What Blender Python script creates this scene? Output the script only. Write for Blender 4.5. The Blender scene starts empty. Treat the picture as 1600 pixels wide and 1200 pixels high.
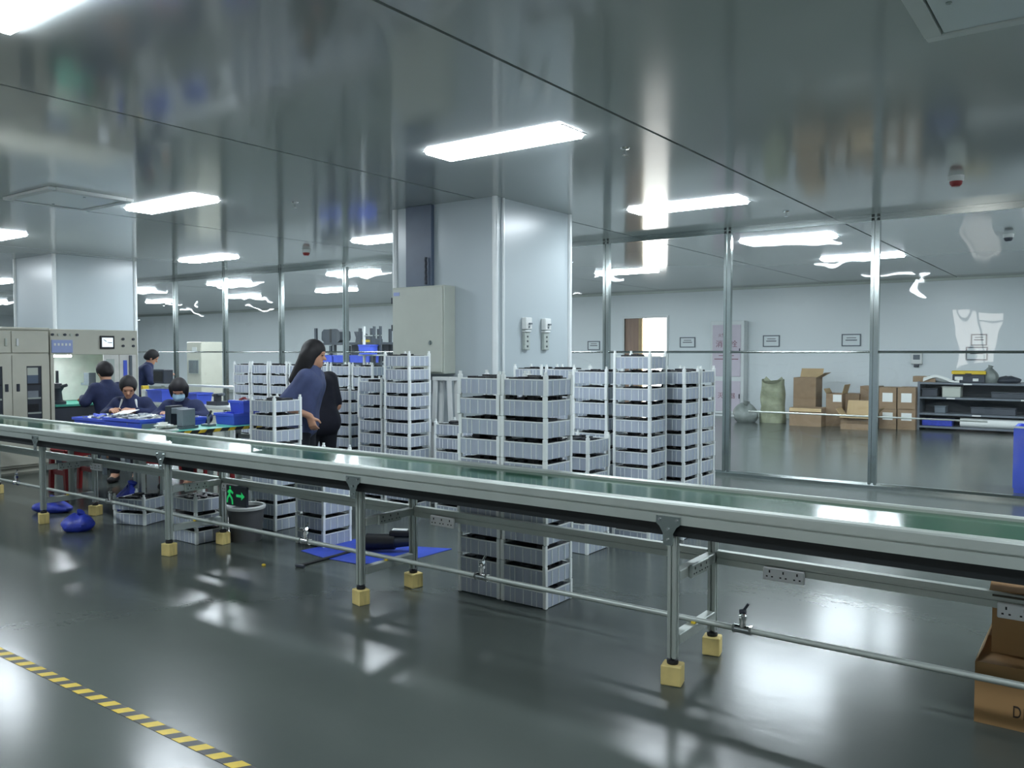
import bpy, bmesh, math, random
import numpy as np
from mathutils import Vector, Matrix
random.seed(4)
S = bpy.context.scene
COL = S.collection
H = 1.45            # eye height
C = 2.90            # ceiling height
YP = 9.37           # glass partition
YW = 18.2           # far wall
FPX = 1295.0        # focal length in pixels of a 1600 px wide frame
YAW = math.radians(36.0)
PIT = math.atan(50.0 / FPX)

# ---------------------------------------------------------------- camera, world, exposure
cam_d = bpy.data.cameras.new('camera'); cam = bpy.data.objects.new('camera', cam_d); COL.objects.link(cam)
cam.location = (0, 0, H); cam.rotation_euler = (math.pi / 2 - PIT, 0, YAW)
cam_d.sensor_width = 36.0; cam_d.lens = 36.0 * FPX / 1600.0; cam_d.clip_end = 200; cam_d.clip_start = 0.05
S.camera = cam
W = bpy.data.worlds.new('daylight'); S.world = W; W.use_nodes = True
bgn = W.node_tree.nodes['Background']; bgn.inputs[0].default_value = (1.0, 0.97, 0.93, 1); bgn.inputs[1].default_value = 7.0
S.view_settings.view_transform = 'Standard'; S.view_settings.look = 'None'
S.view_settings.exposure = 0.12; S.view_settings.gamma = 1.0; S.view_settings.use_curve_mapping = False
LAMP_STRENGTH = 44.0
try:
    S.cycles.max_bounces = 10; S.cycles.transparent_max_bounces = 24; S.cycles.sample_clamp_indirect = 6.0
except Exception: pass

FW = Vector((-math.sin(YAW) * math.cos(PIT), math.cos(YAW) * math.cos(PIT), -math.sin(PIT)))
RT = Vector((math.cos(YAW), math.sin(YAW), 0)); UP = RT.cross(FW)
def ray(x, y): return FW + RT * ((x - 800) / FPX) + UP * ((600 - y) / FPX)
def py(x, y, Y): d = ray(x, y); return Vector((0, 0, H)) + d * (Y / d.y)          # survey point on a plane of known Y
def pxx(x, y, X): d = ray(x, y); return Vector((0, 0, H)) + d * (X / d.x)
def pz(x, y, z=0.0): d = ray(x, y); return Vector((0, 0, H)) + d * ((z - H) / d.z)

# ---------------------------------------------------------------- materials
def lin(c):
    return tuple(((v / 255) / 12.92 if v / 255 < 0.04045 else ((v / 255 + 0.055) / 1.055) ** 2.4) for v in c)
MATS = {}
def mat(name, rgb, rough=0.5, metal=0.0, spec=0.5, var=0.10, scale=6.0, bump=0.0, bscale=60.0, coat=0.0, emit=None, estr=0.0, srgb=True, stretch=None):
    if name in MATS: return MATS[name]
    m = bpy.data.materials.new(name); m.use_nodes = True; nt = m.node_tree; b = nt.nodes['Principled BSDF']
    c = lin(rgb) if srgb else rgb
    tc = nt.nodes.new('ShaderNodeTexCoord'); nz = nt.nodes.new('ShaderNodeTexNoise'); nz.inputs['Scale'].default_value = scale; nz.inputs['Detail'].default_value = 4
    src = tc.outputs['Object']
    if stretch:
        mp = nt.nodes.new('ShaderNodeMapping'); mp.inputs['Scale'].default_value = stretch; nt.links.new(src, mp.inputs[0]); src = mp.outputs[0]
    nt.links.new(src, nz.inputs['Vector'])
    rp = nt.nodes.new('ShaderNodeValToRGB')
    rp.color_ramp.elements[0].position = 0.3; rp.color_ramp.elements[1].position = 0.7
    rp.color_ramp.elements[0].color = tuple(max(0, v * (1 - var)) for v in c) + (1,)
    rp.color_ramp.elements[1].color = tuple(min(1, v * (1 + var)) for v in c) + (1,)
    nt.links.new(nz.outputs['Fac'], rp.inputs[0]); nt.links.new(rp.outputs[0], b.inputs['Base Color'])
    b.inputs['Roughness'].default_value = rough; b.inputs['Metallic'].default_value = metal
    b.inputs['Specular IOR Level'].default_value = spec
    b.inputs['Coat Weight'].default_value = coat; b.inputs['Coat Roughness'].default_value = 0.05
    if bump > 0:
        n2 = nt.nodes.new('ShaderNodeTexNoise'); n2.inputs['Scale'].default_value = bscale; n2.inputs['Detail'].default_value = 3
        bp = nt.nodes.new('ShaderNodeBump'); bp.inputs['Strength'].default_value = bump; bp.inputs['Distance'].default_value = 0.01
        nt.links.new(src, n2.inputs['Vector']); nt.links.new(n2.outputs['Fac'], bp.inputs['Height']); nt.links.new(bp.outputs[0], b.inputs['Normal'])
    if emit:
        b.inputs['Emission Color'].default_value = tuple(lin(emit)) + (1,); b.inputs['Emission Strength'].default_value = estr
    MATS[name] = m; return m
M = lambda n: MATS[n]

mat('floor', (76, 83, 79), rough=0.20, spec=0.28, var=0.10, scale=0.7, bump=0.07, bscale=7.0, stretch=(1.0, 1.6, 1.0))
mat('ceiling', (176, 181, 179), rough=0.10, spec=0.85, var=0.03, scale=0.4, bump=0.003, bscale=1.0)
mat('joint', (80, 88, 92), rough=0.5)
mat('wall', (221, 229, 231), rough=0.32, spec=0.5, var=0.02, scale=0.5)
mat('cladding', (172, 183, 187), rough=0.28, spec=0.5, var=0.02, scale=0.5)
mat('trim', (214, 220, 220), rough=0.25, spec=0.6, var=0.02)
mat('steel', (176, 184, 182), rough=0.16, metal=1.0, var=0.06, scale=3)
mat('alu', (176, 184, 178), rough=0.42, metal=0.45, var=0.05, scale=4)
mat('alu_dark', (40, 46, 48), rough=0.5, metal=0.3)
mat('chrome', (225, 225, 225), rough=0.08, metal=1.0, var=0.02)
mat('belt', (32, 78, 54), rough=0.12, spec=0.34, var=0.08, scale=2)
mat('belt_dark', (17, 23, 25), rough=0.55, var=0.1)
mat('wood_block', (216, 196, 128), rough=0.7, var=0.16, scale=9, stretch=(1, 6, 1))
mat('black', (22, 24, 27), rough=0.5)
mat('black_part', (26, 29, 34), rough=0.45, var=0.2, scale=30)
mat('white_plastic', (214, 218, 216), rough=0.4, var=0.03)
mat('socket_white', (244, 246, 246), rough=0.35, var=0.02)
mat('crate_post', (232, 238, 236), rough=0.38, var=0.04)
mat('cab', (180, 186, 176), rough=0.4, var=0.03)
mat('cab_beige', (190, 190, 176), rough=0.42, var=0.03)
mat('cab_inner', (214, 214, 208), rough=0.5)
mat('panel_dark', (84, 98, 116), rough=0.45, var=0.05)
mat('blue_plastic', (74, 98, 214), rough=0.4, var=0.08)
mat('blue_bag', (44, 62, 168), rough=0.45, var=0.25, scale=20, bump=0.5, bscale=30)
mat('blue_mat', (46, 74, 184), rough=0.55, var=0.15, scale=8, bump=0.2, bscale=20)
mat('blue_sign', (150, 164, 206), rough=0.4, var=0.05)
mat('green_top', (70, 160, 140), rough=0.4, var=0.05)
mat('yellow', (214, 184, 40), rough=0.5, var=0.08)
mat('tape_black', (40, 44, 44), rough=0.4, var=0.15)
mat('tape_yellow', (206, 178, 44), rough=0.4, var=0.10, scale=20)
mat('red_plastic', (150, 40, 44), rough=0.4, var=0.1)
mat('red_brown', (120, 60, 50), rough=0.5)
mat('card', (142, 120, 94), rough=0.75, var=0.08, scale=10)
mat('card_light', (184, 160, 120), rough=0.75, var=0.06)
mat('card_near', (164, 128, 84), rough=0.75, var=0.06, scale=6)
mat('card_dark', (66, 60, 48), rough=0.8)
mat('print', (52, 42, 32), rough=0.8)
mat('sack', (138, 144, 118), rough=0.6, var=0.2, scale=8, bump=0.6, bscale=14)
mat('bag_grey', (120, 128, 124), rough=0.5, var=0.25, scale=8, bump=0.6, bscale=14)
mat('paper', (222, 226, 222), rough=0.7, var=0.02)
mat('ink', (90, 96, 104), rough=0.7)
mat('frame_grey', (96, 106, 114), rough=0.5)
mat('pink_panel', (198, 190, 202), rough=0.35, var=0.03)
mat('red_ink', (128, 78, 90), rough=0.6)
mat('rack', (56, 64, 72), rough=0.5)
mat('shelf_grey', (104, 112, 120), rough=0.45)
mat('shelf_in', (64, 70, 78), rough=0.6)
mat('bucket', (92, 94, 96), rough=0.5)
mat('bucket_in', (74, 76, 70), rough=0.6)
mat('grey_tool', (122, 130, 138), rough=0.45)
mat('skin', (198, 150, 122), rough=0.5, var=0.05, scale=20)
mat('hair', (24, 22, 25), rough=0.65, var=0.25, scale=40, stretch=(1, 1, 0.2))
mat('hair_brown', (60, 46, 40), rough=0.45, var=0.25, scale=40)
mat('jacket_blue', (66, 76, 112), rough=0.8, var=0.12, scale=12, bump=0.5, bscale=16)
mat('navy', (30, 40, 76), rough=0.8, var=0.15, scale=12, bump=0.5, bscale=16)
mat('black_cloth', (24, 26, 40), rough=0.85, var=0.15, scale=12, bump=0.5, bscale=16)
mat('trousers', (28, 31, 40), rough=0.85, var=0.12, scale=12, bump=0.4, bscale=16)
mat('shoe', (40, 40, 44), rough=0.6)
mat('mask', (160, 196, 214), rough=0.7, var=0.03)
mat('lip', (160, 92, 84), rough=0.5)
mat('eye', (26, 22, 22), rough=0.3)
mat('door_wood', (150, 122, 104), rough=0.5, var=0.1, scale=3, stretch=(6, 6, 0.6))
mat('curtain', (222, 218, 206), rough=0.8, var=0.05)
mat('dark_device', (48, 54, 64), rough=0.5)
mat('detector_red', (140, 50, 50), rough=0.4)
mat('screen', (200, 210, 216), rough=0.2, emit=(220, 232, 240), estr=0.9)
mat('exit_green', (40, 190, 110), rough=0.4, emit=(40, 200, 110), estr=0.45)
mat('lamp', (250, 250, 250), rough=0.4, emit=(236, 246, 254), estr=LAMP_STRENGTH, var=0.0)
mat('lamp_far', (250, 250, 250), rough=0.4, emit=(236, 246, 254), estr=LAMP_STRENGTH * 1.75, var=0.0)
mat('lamp_small', (250, 250, 250), rough=0.4, emit=(240, 246, 255), estr=45.0, var=0.0)

def glass_mat(name, wav, tint):
    m = bpy.data.materials.new(name); m.use_nodes = True; nt = m.node_tree; nt.nodes.clear()
    out = nt.nodes.new('ShaderNodeOutputMaterial'); mx = nt.nodes.new('ShaderNodeMixShader')
    tr = nt.nodes.new('ShaderNodeBsdfTransparent'); gl = nt.nodes.new('ShaderNodeBsdfGlossy'); fr = nt.nodes.new('ShaderNodeFresnel')
    tr.inputs[0].default_value = tint + (1,); gl.inputs['Roughness'].default_value = 0.015; fr.inputs['IOR'].default_value = 1.52
    tc = nt.nodes.new('ShaderNodeTexCoord'); nz = nt.nodes.new('ShaderNodeTexNoise'); nz.inputs['Scale'].default_value = 2.2; nz.inputs['Detail'].default_value = 0.5
    bp = nt.nodes.new('ShaderNodeBump'); bp.inputs['Strength'].default_value = wav; bp.inputs['Distance'].default_value = 0.05
    nt.links.new(tc.outputs['Object'], nz.inputs['Vector']); nt.links.new(nz.outputs['Fac'], bp.inputs['Height'])
    nt.links.new(bp.outputs[0], gl.inputs['Normal'])
    nt.links.new(fr.outputs[0], mx.inputs[0]); nt.links.new(tr.outputs[0], mx.inputs[1]); nt.links.new(gl.outputs[0], mx.inputs[2]); nt.links.new(mx.outputs[0], out.inputs[0])
    MATS[name] = m
glass_mat('film', 0.22, (0.93, 0.96, 0.96))

def crate_mat():
    m = bpy.data.materials.new('crate_wall'); m.use_nodes = True; nt = m.node_tree; b = nt.nodes['Principled BSDF']
    out = [n for n in nt.nodes if n.type == 'OUTPUT_MATERIAL'][0]
    tc = nt.nodes.new('ShaderNodeTexCoord'); nz = nt.nodes.new('ShaderNodeTexNoise'); nz.inputs['Scale'].default_value = 14
    rp = nt.nodes.new('ShaderNodeValToRGB'); rp.color_ramp.elements[0].color = lin((176, 187, 204)) + (1,); rp.color_ramp.elements[1].color = lin((206, 216, 228)) + (1,)
    mp = nt.nodes.new('ShaderNodeMapping'); mp.inputs['Scale'].default_value = (1, 1, 0.15)
    nt.links.new(tc.outputs['Object'], mp.inputs[0]); nt.links.new(mp.outputs[0], nz.inputs['Vector']); nt.links.new(nz.outputs['Fac'], rp.inputs[0]); nt.links.new(rp.outputs[0], b.inputs['Base Color'])
    b.inputs['Roughness'].default_value = 0.4
    tl = nt.nodes.new('ShaderNodeBsdfTranslucent'); tl.inputs[0].default_value = (0.62, 0.70, 0.78, 1)
    tr = nt.nodes.new('ShaderNodeBsdfTransparent'); tr.inputs[0].default_value = (0.8, 0.86, 0.92, 1)
    m1 = nt.nodes.new('ShaderNodeMixShader'); m1.inputs[0].default_value = 0.18
    m2 = nt.nodes.new('ShaderNodeMixShader'); m2.inputs[0].default_value = 0.13
    nt.links.new(b.outputs[0], m1.inputs[1]); nt.links.new(tl.outputs[0], m1.inputs[2])
    nt.links.new(m1.outputs[0], m2.inputs[1]); nt.links.new(tr.outputs[0], m2.inputs[2]); nt.links.new(m2.outputs[0], out.inputs[0])
    MATS['crate_wall'] = m
crate_mat()

# ---------------------------------------------------------------- mesh helpers
class MB:
    def __init__(s): s.v = []; s.f = []; s.m = []
    def add(s, vs, fs, mi=0):
        o = len(s.v); s.v += [tuple(v) for v in vs]; s.f += [[i + o for i in f] for f in fs]; s.m += [mi] * len(fs); return s
    def box(s, x0, x1, y0, y1, z0, z1, mi=0, bev=0.0):
        if bev > 0 and min(x1 - x0, y1 - y0, z1 - z0) > 2.2 * bev:
            b = bev; vs = []
            for z, i in ((z0, b), (z0 + b, 0), (z1 - b, 0), (z1, b)):
                vs += [(x0 + i, y0 + b, z), (x0 + b, y0 + i, z), (x1 - b, y0 + i, z), (x1 - i, y0 + b, z), (x1 - i, y1 - b, z), (x1 - b, y1 - i, z), (x0 + b, y1 - i, z), (x0 + i, y1 - b, z)]
            fs = [[7, 6, 5, 4, 3, 2, 1, 0], [24 + k for k in range(8)]]
            for r in range(3):
                for k in range(8):
                    a = r * 8 + k; c = r * 8 + (k + 1) % 8; fs.append([a, c, c + 8, a + 8])
            return s.add(vs, fs, mi)
        vs = [(x0, y0, z0), (x1, y0, z0), (x1, y1, z0), (x0, y1, z0), (x0, y0, z1), (x1, y0, z1), (x1, y1, z1), (x0, y1, z1)]
        return s.add(vs, [[3, 2, 1, 0], [4, 5, 6, 7], [0, 1, 5, 4], [1, 2, 6, 5], [2, 3, 7, 6], [3, 0, 4, 7]], mi)
    def cyl(s, a, b, r0, r1=None, n=14, mi=0, caps=True):
        a = Vector(a); b = Vector(b); r1 = r0 if r1 is None else r1; d = (b - a).normalized()
        u = d.cross(Vector((0, 0, 1)) if abs(d.z) < 0.9 else Vector((1, 0, 0))).normalized(); w = d.cross(u)
        vs = []
        for k in range(n):
            t = 2 * math.pi * k / n; e = u * math.cos(t) + w * math.sin(t)
            vs += [a + e * r0, b + e * r1]
        fs = [[2 * k, 2 * ((k + 1) % n), 2 * ((k + 1) % n) + 1, 2 * k + 1] for k in range(n)]
        if caps: fs += [[2 * k for k in range(n)][::-1], [2 * k + 1 for k in range(n)]]
        return s.add(vs, fs, mi)
    def lathe(s, prof, n=28, mi=0, o=(0, 0, 0)):
        vs = []
        for r, z in prof:
            for k in range(n): t = 2 * math.pi * k / n; vs.append((o[0] + r * math.cos(t), o[1] + r * math.sin(t), o[2] + z))
        fs = []
        for i in range(len(prof) - 1):
            for k in range(n): fs.append([i * n + k, i * n + (k + 1) % n, (i + 1) * n + (k + 1) % n, (i + 1) * n + k])
        return s.add(vs, fs, mi)
    def prism(s, poly, axis, a, b, mi=0):
        n = len(poly)
        P = {'x': lambda p, t: (t, p[0], p[1]), 'y': lambda p, t: (p[0], t, p[1]), 'z': lambda p, t: (p[0], p[1], t)}[axis]
        vs = [P(p, a) for p in poly] + [P(p, b) for p in poly]
        fs = [list(range(n))[::-1], [n + k for k in range(n)]] + [[k, (k + 1) % n, n + (k + 1) % n, n + k] for k in range(n)]
        return s.add(vs, fs, mi)
    def tube(s, pts, r, n=8, mi=0):
        for a, b in zip(pts[:-1], pts[1:]): s.cyl(a, b, r, n=n, mi=mi)
        return s
    def mesh(s, name, mats):
        me = bpy.data.meshes.new(name); me.from_pydata(s.v, [], s.f)
        for m in (mats if isinstance(mats, (list, tuple)) else [mats]): me.materials.append(M(m) if isinstance(m, str) else m)
        me.polygons.foreach_set('material_index', s.m)
        bm = bmesh.new(); bm.from_mesh(me); bmesh.ops.recalc_face_normals(bm, faces=bm.faces); bm.to_mesh(me); bm.free()
        me.update(); return me
    def build(s, name, mats, parent=None, smooth=False):
        me = s.mesh(name, mats)
        return ob(name, me, parent, smooth)
def ob(name, me, parent=None, smooth=False):
    o = bpy.data.objects.new(name, me); COL.objects.link(o)
    if parent: o.parent = parent
    if smooth and me:
        for p in me.polygons: p.use_smooth = True
        try: me.set_sharp_from_angle(angle=math.radians(40))
        except Exception: pass
    return o
def tag(o, label=None, cat=None, group=None, kind=None):
    if label: o['label'] = label
    if cat: o['category'] = cat
    if group: o['group'] = group
    if kind: o['kind'] = kind
    return o
def thing(name, label, cat, loc=(0, 0, 0), rz=0.0, group=None):
    o = bpy.data.objects.new(name, None); COL.objects.link(o); o.empty_display_size = 0.05
    o.location = loc; o.rotation_euler = (0, 0, rz); return tag(o, label, cat, group)
def struct(name, label=None, cat='structure'):
    o = bpy.data.objects.new(name, None); COL.objects.link(o); o['kind'] = 'structure'
    if label: o['label'] = label; 
    o['category'] = cat
    return o
def dup(root, loc, rz=0.0, label=None):
    r = root.copy(); COL.objects.link(r); r.location = loc; r.rotation_euler = (0, 0, rz)
    if label: r['label'] = label
    for ch in root.children:
        c = ch.copy(); COL.objects.link(c); c.parent = r
        for g in ch.children:
            d = g.copy(); COL.objects.link(d); d.parent = c
    return r
def text_mesh(txt, size, mname, depth=0.002):
    cu = bpy.data.curves.new('lettering', 'FONT'); cu.body = txt; cu.size = size; cu.extrude = depth; cu.align_x = 'CENTER'; cu.align_y = 'CENTER'
    o = bpy.data.objects.new('lettering', cu); COL.objects.link(o)
    dg = bpy.context.evaluated_depsgraph_get(); me = bpy.data.meshes.new_from_object(o.evaluated_get(dg))
    bpy.data.objects.remove(o); me.materials.clear(); me.materials.append(M(mname)); return me
def lettering(txt, size, mname, parent, loc, face='-y'):
    o = ob('lettering', text_mesh(txt, size, mname), parent); o.location = loc
    o.rotation_euler = {'-y': (math.pi / 2, 0, 0), '+x': (math.pi / 2, 0, math.pi / 2)}[face]; return o
ORD = ['first', 'second', 'third', 'fourth', 'fifth', 'sixth', 'seventh', 'eighth', 'ninth', 'tenth', 'eleventh', 'twelfth', 'thirteenth']

# ================================================================ SETTING
XL, XR, YB = -36.0, 6.5, -3.0
fl = MB().box(XL, XR, YB, YW + 4, -0.1, 0).build('floor', 'floor'); tag(fl, 'glossy grey green epoxy floor', 'floor', kind='structure')
ce = struct('ceiling', 'glossy pale grey panel ceiling', 'ceiling')
xs = [XL, -21.0, -16.6, -12.3, -8.6, -4.92, -2.50, 1.6, XR]
for a, b in zip(xs[:-1], xs[1:]):
    MB().box(a + 0.011, b - 0.011, YB, YW, C, C + 0.05).build('ceiling_panel', 'ceiling', ce)
MB().box(XL, XR, YB, YW, C + 0.035, C + 0.09).build('joint_backing', 'joint', ce)
# far wall with its doorway, back wall with its window, side walls
D0, D1, DT = py(976, 497, YW).x, py(1042, 497, YW).x, 2.27
wf = struct('wall_far', 'far pale blue panel wall beyond the glass partition', 'wall')
MB().box(XL, D0, YW, YW + 0.1, 0, C + 0.09).box(D1, XR, YW, YW + 0.1, 0, C + 0.09).box(D0, D1, YW, YW + 0.1, DT, C + 0.09).build('wall_panel', 'wall', wf)
dr = struct('door_1', 'half open doorway with a brown wooden leaf and daylight behind', 'door')
MB().box(D0 - 0.05, D0, YW - 0.02, YW + 0.1, 0, DT + 0.05).box(D1, D1 + 0.05, YW - 0.02, YW + 0.1, 0, DT + 0.05).box(D0, D1, YW - 0.02, YW + 0.1, DT, DT + 0.05).build('door_frame', 'trim', dr)
dl = py(1004, 497, YW + 0.05).x
lf = MB().box(D0, dl - 0.09, YW + 0.03, YW + 0.07, 0.01, DT, 0).box(dl - 0.09, dl, YW + 0.02, YW + 0.08, 0.01, DT, 1).build('door_leaf', ['door_wood', 'card_light'], dr)
MB().box(dl - 0.14, dl - 0.11, YW - 0.01, YW + 0.03, 0.95, 1.1).build('door_handle', 'steel', dr)
WX0, WX1, WZ0, WZ1 = -2.92, -2.08, 1.0, 2.38
wb = struct('wall_back', 'pale panel wall with a window', 'wall')
MB().box(XL, WX0, YB - 0.1, YB, 0, C + 0.09).box(WX1, XR, YB - 0.1, YB, 0, C + 0.09).box(WX0, WX1, YB - 0.1, YB, 0, WZ0).box(WX0, WX1, YB - 0.1, YB, WZ1, C + 0.09).build('wall_panel', 'wall', wb)
w1 = struct('window_1', 'daylit window with a mullion', 'window')
MB().box(WX0, WX1, YB - 0.08, YB - 0.03, WZ0, WZ0 + 0.05).box(WX0, WX1, YB - 0.08, YB - 0.03, WZ1 - 0.05, WZ1).box(WX0, WX0 + 0.05, YB - 0.08, YB - 0.03, WZ0, WZ1).box(WX1 - 0.05, WX1, YB - 0.08, YB - 0.03, WZ0, WZ1).box(-2.68, -2.64, YB - 0.08, YB - 0.03, WZ0, WZ1).box(-2.64, WX1, YB - 0.07, YB - 0.04, 2.05, 2.10).build('window_frame', 'trim', w1)
for nm, x0, x1 in (('wall_left', XL - 0.1, XL), ('wall_right', XR, XR + 0.1)):
    w = MB().box(x0, x1, YB, YW, 0, C + 0.09).build(nm, 'wall'); tag(w, 'pale blue panel wall at the ' + nm[5:] + ' end', 'wall', kind='structure')
bb = MB().box(XL, D0 - 0.05, YW - 0.012, YW, 0, 0.1).box(D1 + 0.05, XR, YW - 0.012, YW, 0, 0.1).build('baseboard_far', 'alu'); tag(bb, 'aluminium baseboard of the far wall', 'baseboard', kind='structure')
tr = MB().box(XL, XR, YW - 0.03, YW, C - 0.05, C - 0.002).build('trim_1', 'alu'); tag(tr, 'metal trim between far wall and ceiling', 'trim', kind='structure')

# columns clad in white panels
def column(name, x0, x1, y0, y1, label):
    r = struct(name, label, 'column')
    MB().box(x0, x1, y0, y1, 0, C).build('column_panel', 'cladding', r)
    for x, y in ((x0, y0), (x1, y0), (x1, y1), (x0, y1)):
        MB().cyl((x, y, 0), (x, y, C - 0.001), 0.03, n=12).build('corner_trim', 'trim', r, True)
    return r
c1 = column('wall_column', -5.98, -4.70, 6.20, 7.50, 'square white clad column behind the crate stacks in the middle')
MB().box(-4.69, -4.675, 6.30, 6.32, 0, C - 0.002).build('panel_joint', 'trim', c1)
column('wall_column', -13.95, -12.70, 5.97, 7.22, 'square white clad column behind the machine at left')

# glass partition: posts, rails, panes
gp = struct('wall_partition', 'clear partition of stainless posts and transparent sheets', 'partition')
posts = [-2.06 - 1.62 * k for k in range(-5, 21)]
post_poly = [(-0.042, -0.03), (-0.012, -0.03), (-0.012, -0.018), (0.012, -0.018), (0.012, -0.03), (0.042, -0.03), (0.042, 0.03), (-0.042, 0.03)]
pm = MB().prism(post_poly, 'z', 0.0, C).mesh('post', 'steel')
for x in posts:
    if XL < x < XR: o = ob('post', pm, gp); o.location = (x, YP, 0)
xa, xb = XL, XR
MB().prism([(YP - 0.03, C - 0.07), (YP - 0.03, C - 0.04), (YP - 0.022, C - 0.04), (YP - 0.022, C - 0.03), (YP - 0.03, C - 0.03), (YP - 0.03, C - 0.001), (YP + 0.03, C - 0.001), (YP + 0.03, C - 0.07)], 'x', xa, xb).build('top_rail', 'steel', gp)
MB().prism([(YP - 0.035, 0), (YP - 0.035, 0.03), (YP - 0.02, 0.055), (YP + 0.02, 0.055), (YP + 0.035, 0.03), (YP + 0.035, 0)], 'x', xa, xb).build('bottom_rail', 'steel', gp)
MB().cyl((xa, YP, H), (xb, YP, H), 0.014, n=10).build('middle_rail', 'steel', gp)
MB().cyl((-3.42, YP, 0.762), (-1.0, YP, 0.762), 0.009, n=8).build('low_rail', 'alu', gp)
for a, b in zip(posts[1:], posts[:-1]):
    if a < XL or b > XR: continue
    for z0, z1 in ((0.055, H - 0.014), (H + 0.014, C - 0.07)):
        o = MB().add([(a + 0.042, YP, z0), (b - 0.042, YP, z0), (b - 0.042, YP, z1), (a + 0.042, YP, z1)], [[0, 1, 2, 3]]).build('pane', 'film', gp)

# ceiling lamps
dz0, dz1 = C - 0.055, C
lm = MB()
L2, W2, e = 0.58, 0.15, 0.0
vs = [(-L2, -W2, 0), (L2, -W2, 0), (L2, W2, 0), (-L2, W2, 0), (-L2 + 0.01, -W2 + 0.015, -0.026), (L2 - 0.01, -W2 + 0.015, -0.026), (L2 - 0.01, W2 - 0.015, -0.026), (-L2 + 0.01, W2 - 0.015, -0.026)]
lm.add(vs, [[4, 5, 6, 7], [0, 1, 5, 4], [2, 3, 7, 6], [1, 2, 6, 5], [3, 0, 4, 7]])
lme = lm.mesh('diffuser', 'lamp'); lme_far = lm.mesh('diffuser', 'lamp_far')
cme = MB().box(-0.012, 0.012, -W2, W2, -0.004, 0).mesh('end_cap', 'white_plastic')
rows = [(1.6, 0.0, 'first'), (4.66, 0.0, 'second'), (7.70, 0.02, 'third'), (10.7, 0.06, 'fourth'), (13.45, 0.32, 'fifth')]
cols = [(4.5, 'second right of middle'), (0.55, 'first right of middle'), (-3.48, 'middle'), (-7.52, 'first left of middle'), (-11.45, 'second left of middle'), (-15.22, 'third left of middle'), (-18.8, 'fourth left of middle'), (-22.6, 'fifth left of middle'), (-26.5, 'sixth left of middle'), (-30.3, 'seventh left of middle')]
lamp0 = None
for yy, dx, rn in rows:
    for xx, cn in cols:
        lab = f'long ceiling lamp, {rn} row from the near end, {cn} column of lamps'
        if lamp0 is None:
            lamp0 = thing('ceiling_lamp', lab, 'lamp', (xx + dx, yy, C), 0, 'long ceiling lamps')
            ob('diffuser', lme, lamp0)
            for s in (-1, 1): o = ob('end_cap', cme, lamp0); o.location = (s * (L2 + 0.012), 0, 0)
        else:
            d_ = dup(lamp0, (xx + dx, yy, C), 0, lab)
            if yy > 10:
                for c_ in d_.children:
                    if c_.name.startswith('diffuser'): c_.data = lme_far

# ceiling fittings
def detector(x, y, red, label):
    t = thing('smoke_detector', label, 'detector', (x, y, C), 0, 'round ceiling detectors')
    MB().lathe([(0.0, -0.085), (0.03, -0.085), (0.045, -0.07), (0.05, -0.045)], 20).build('sensor_cap', 'detector_red' if red else 'dark_device', t, True)
    MB().lathe([(0.05, -0.045), (0.06, -0.035), (0.062, 0.0), (0, 0)], 20).build('base', 'white_plastic', t, True)
detector(-1.09, 7.73, True, 'round ceiling detector with a red cap at right, before the partition')
detector(-1.09, 11.9, False, 'round grey ceiling detector at right, behind the partition')
detector(-9.3, 7.84, True, 'round ceiling detector left of the middle column')
def sprinkler(x, y, label):
    t = thing('sprinkler', label, 'sprinkler', (x, y, C), 0, 'ceiling sprinkler heads')
    MB().lathe([(0, -0.012), (0.03, -0.008), (0.034, 0.0), (0, 0)], 16).build('escutcheon', 'chrome', t, True)
    MB().cyl((0, 0, -0.05), (0, 0, -0.01), 0.009, n=8).build('stem', 'chrome', t)
    MB().cyl((0, 0, -0.055), (0, 0, -0.05), 0.022, n=12).build('deflector', 'chrome', t)
sprinkler(-2.85, 5.29, 'chrome sprinkler head right of the nearest lamp')
sprinkler(-2.77, 8.62, 'chrome sprinkler head just before the partition, right of the lamp')
sprinkler(-6.46, 5.31, 'chrome sprinkler head left of the middle column')
def cassette(x0, x1, y0, y1, label):
    t = thing('air_vent', label, 'vent', ((x0 + x1) / 2, (y0 + y1) / 2, C))
    a, b = (x1 - x0) / 2, (y1 - y0) / 2
    MB().box(-a, a, -b, -b + 0.07, -0.03, 0, bev=0.006).box(-a, a, b - 0.07, b, -0.03, 0, bev=0.006).box(-a, -a + 0.07, -b + 0.07, b - 0.07, -0.03, 0).box(a - 0.07, a, -b + 0.07, b - 0.07, -0.03, 0).build('frame', 'white_plastic', t)
    MB().box(-a + 0.08, a - 0.08, -b + 0.08, b - 0.08, -0.024, 0).build('cover_plate', 'wall', t)
    for s in (-1, 1): MB().cyl((s * (a - 0.15), 0, -0.03), (s * (a - 0.15), 0, -0.02), 0.012, n=8).build('screw', 'steel', t)
cassette(-0.73, 0.15, 3.40, 4.26, 'square white ceiling vent cover at top right')
cassette(-8.45, -7.56, 3.52, 4.30, 'square white ceiling vent cover at left')

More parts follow.
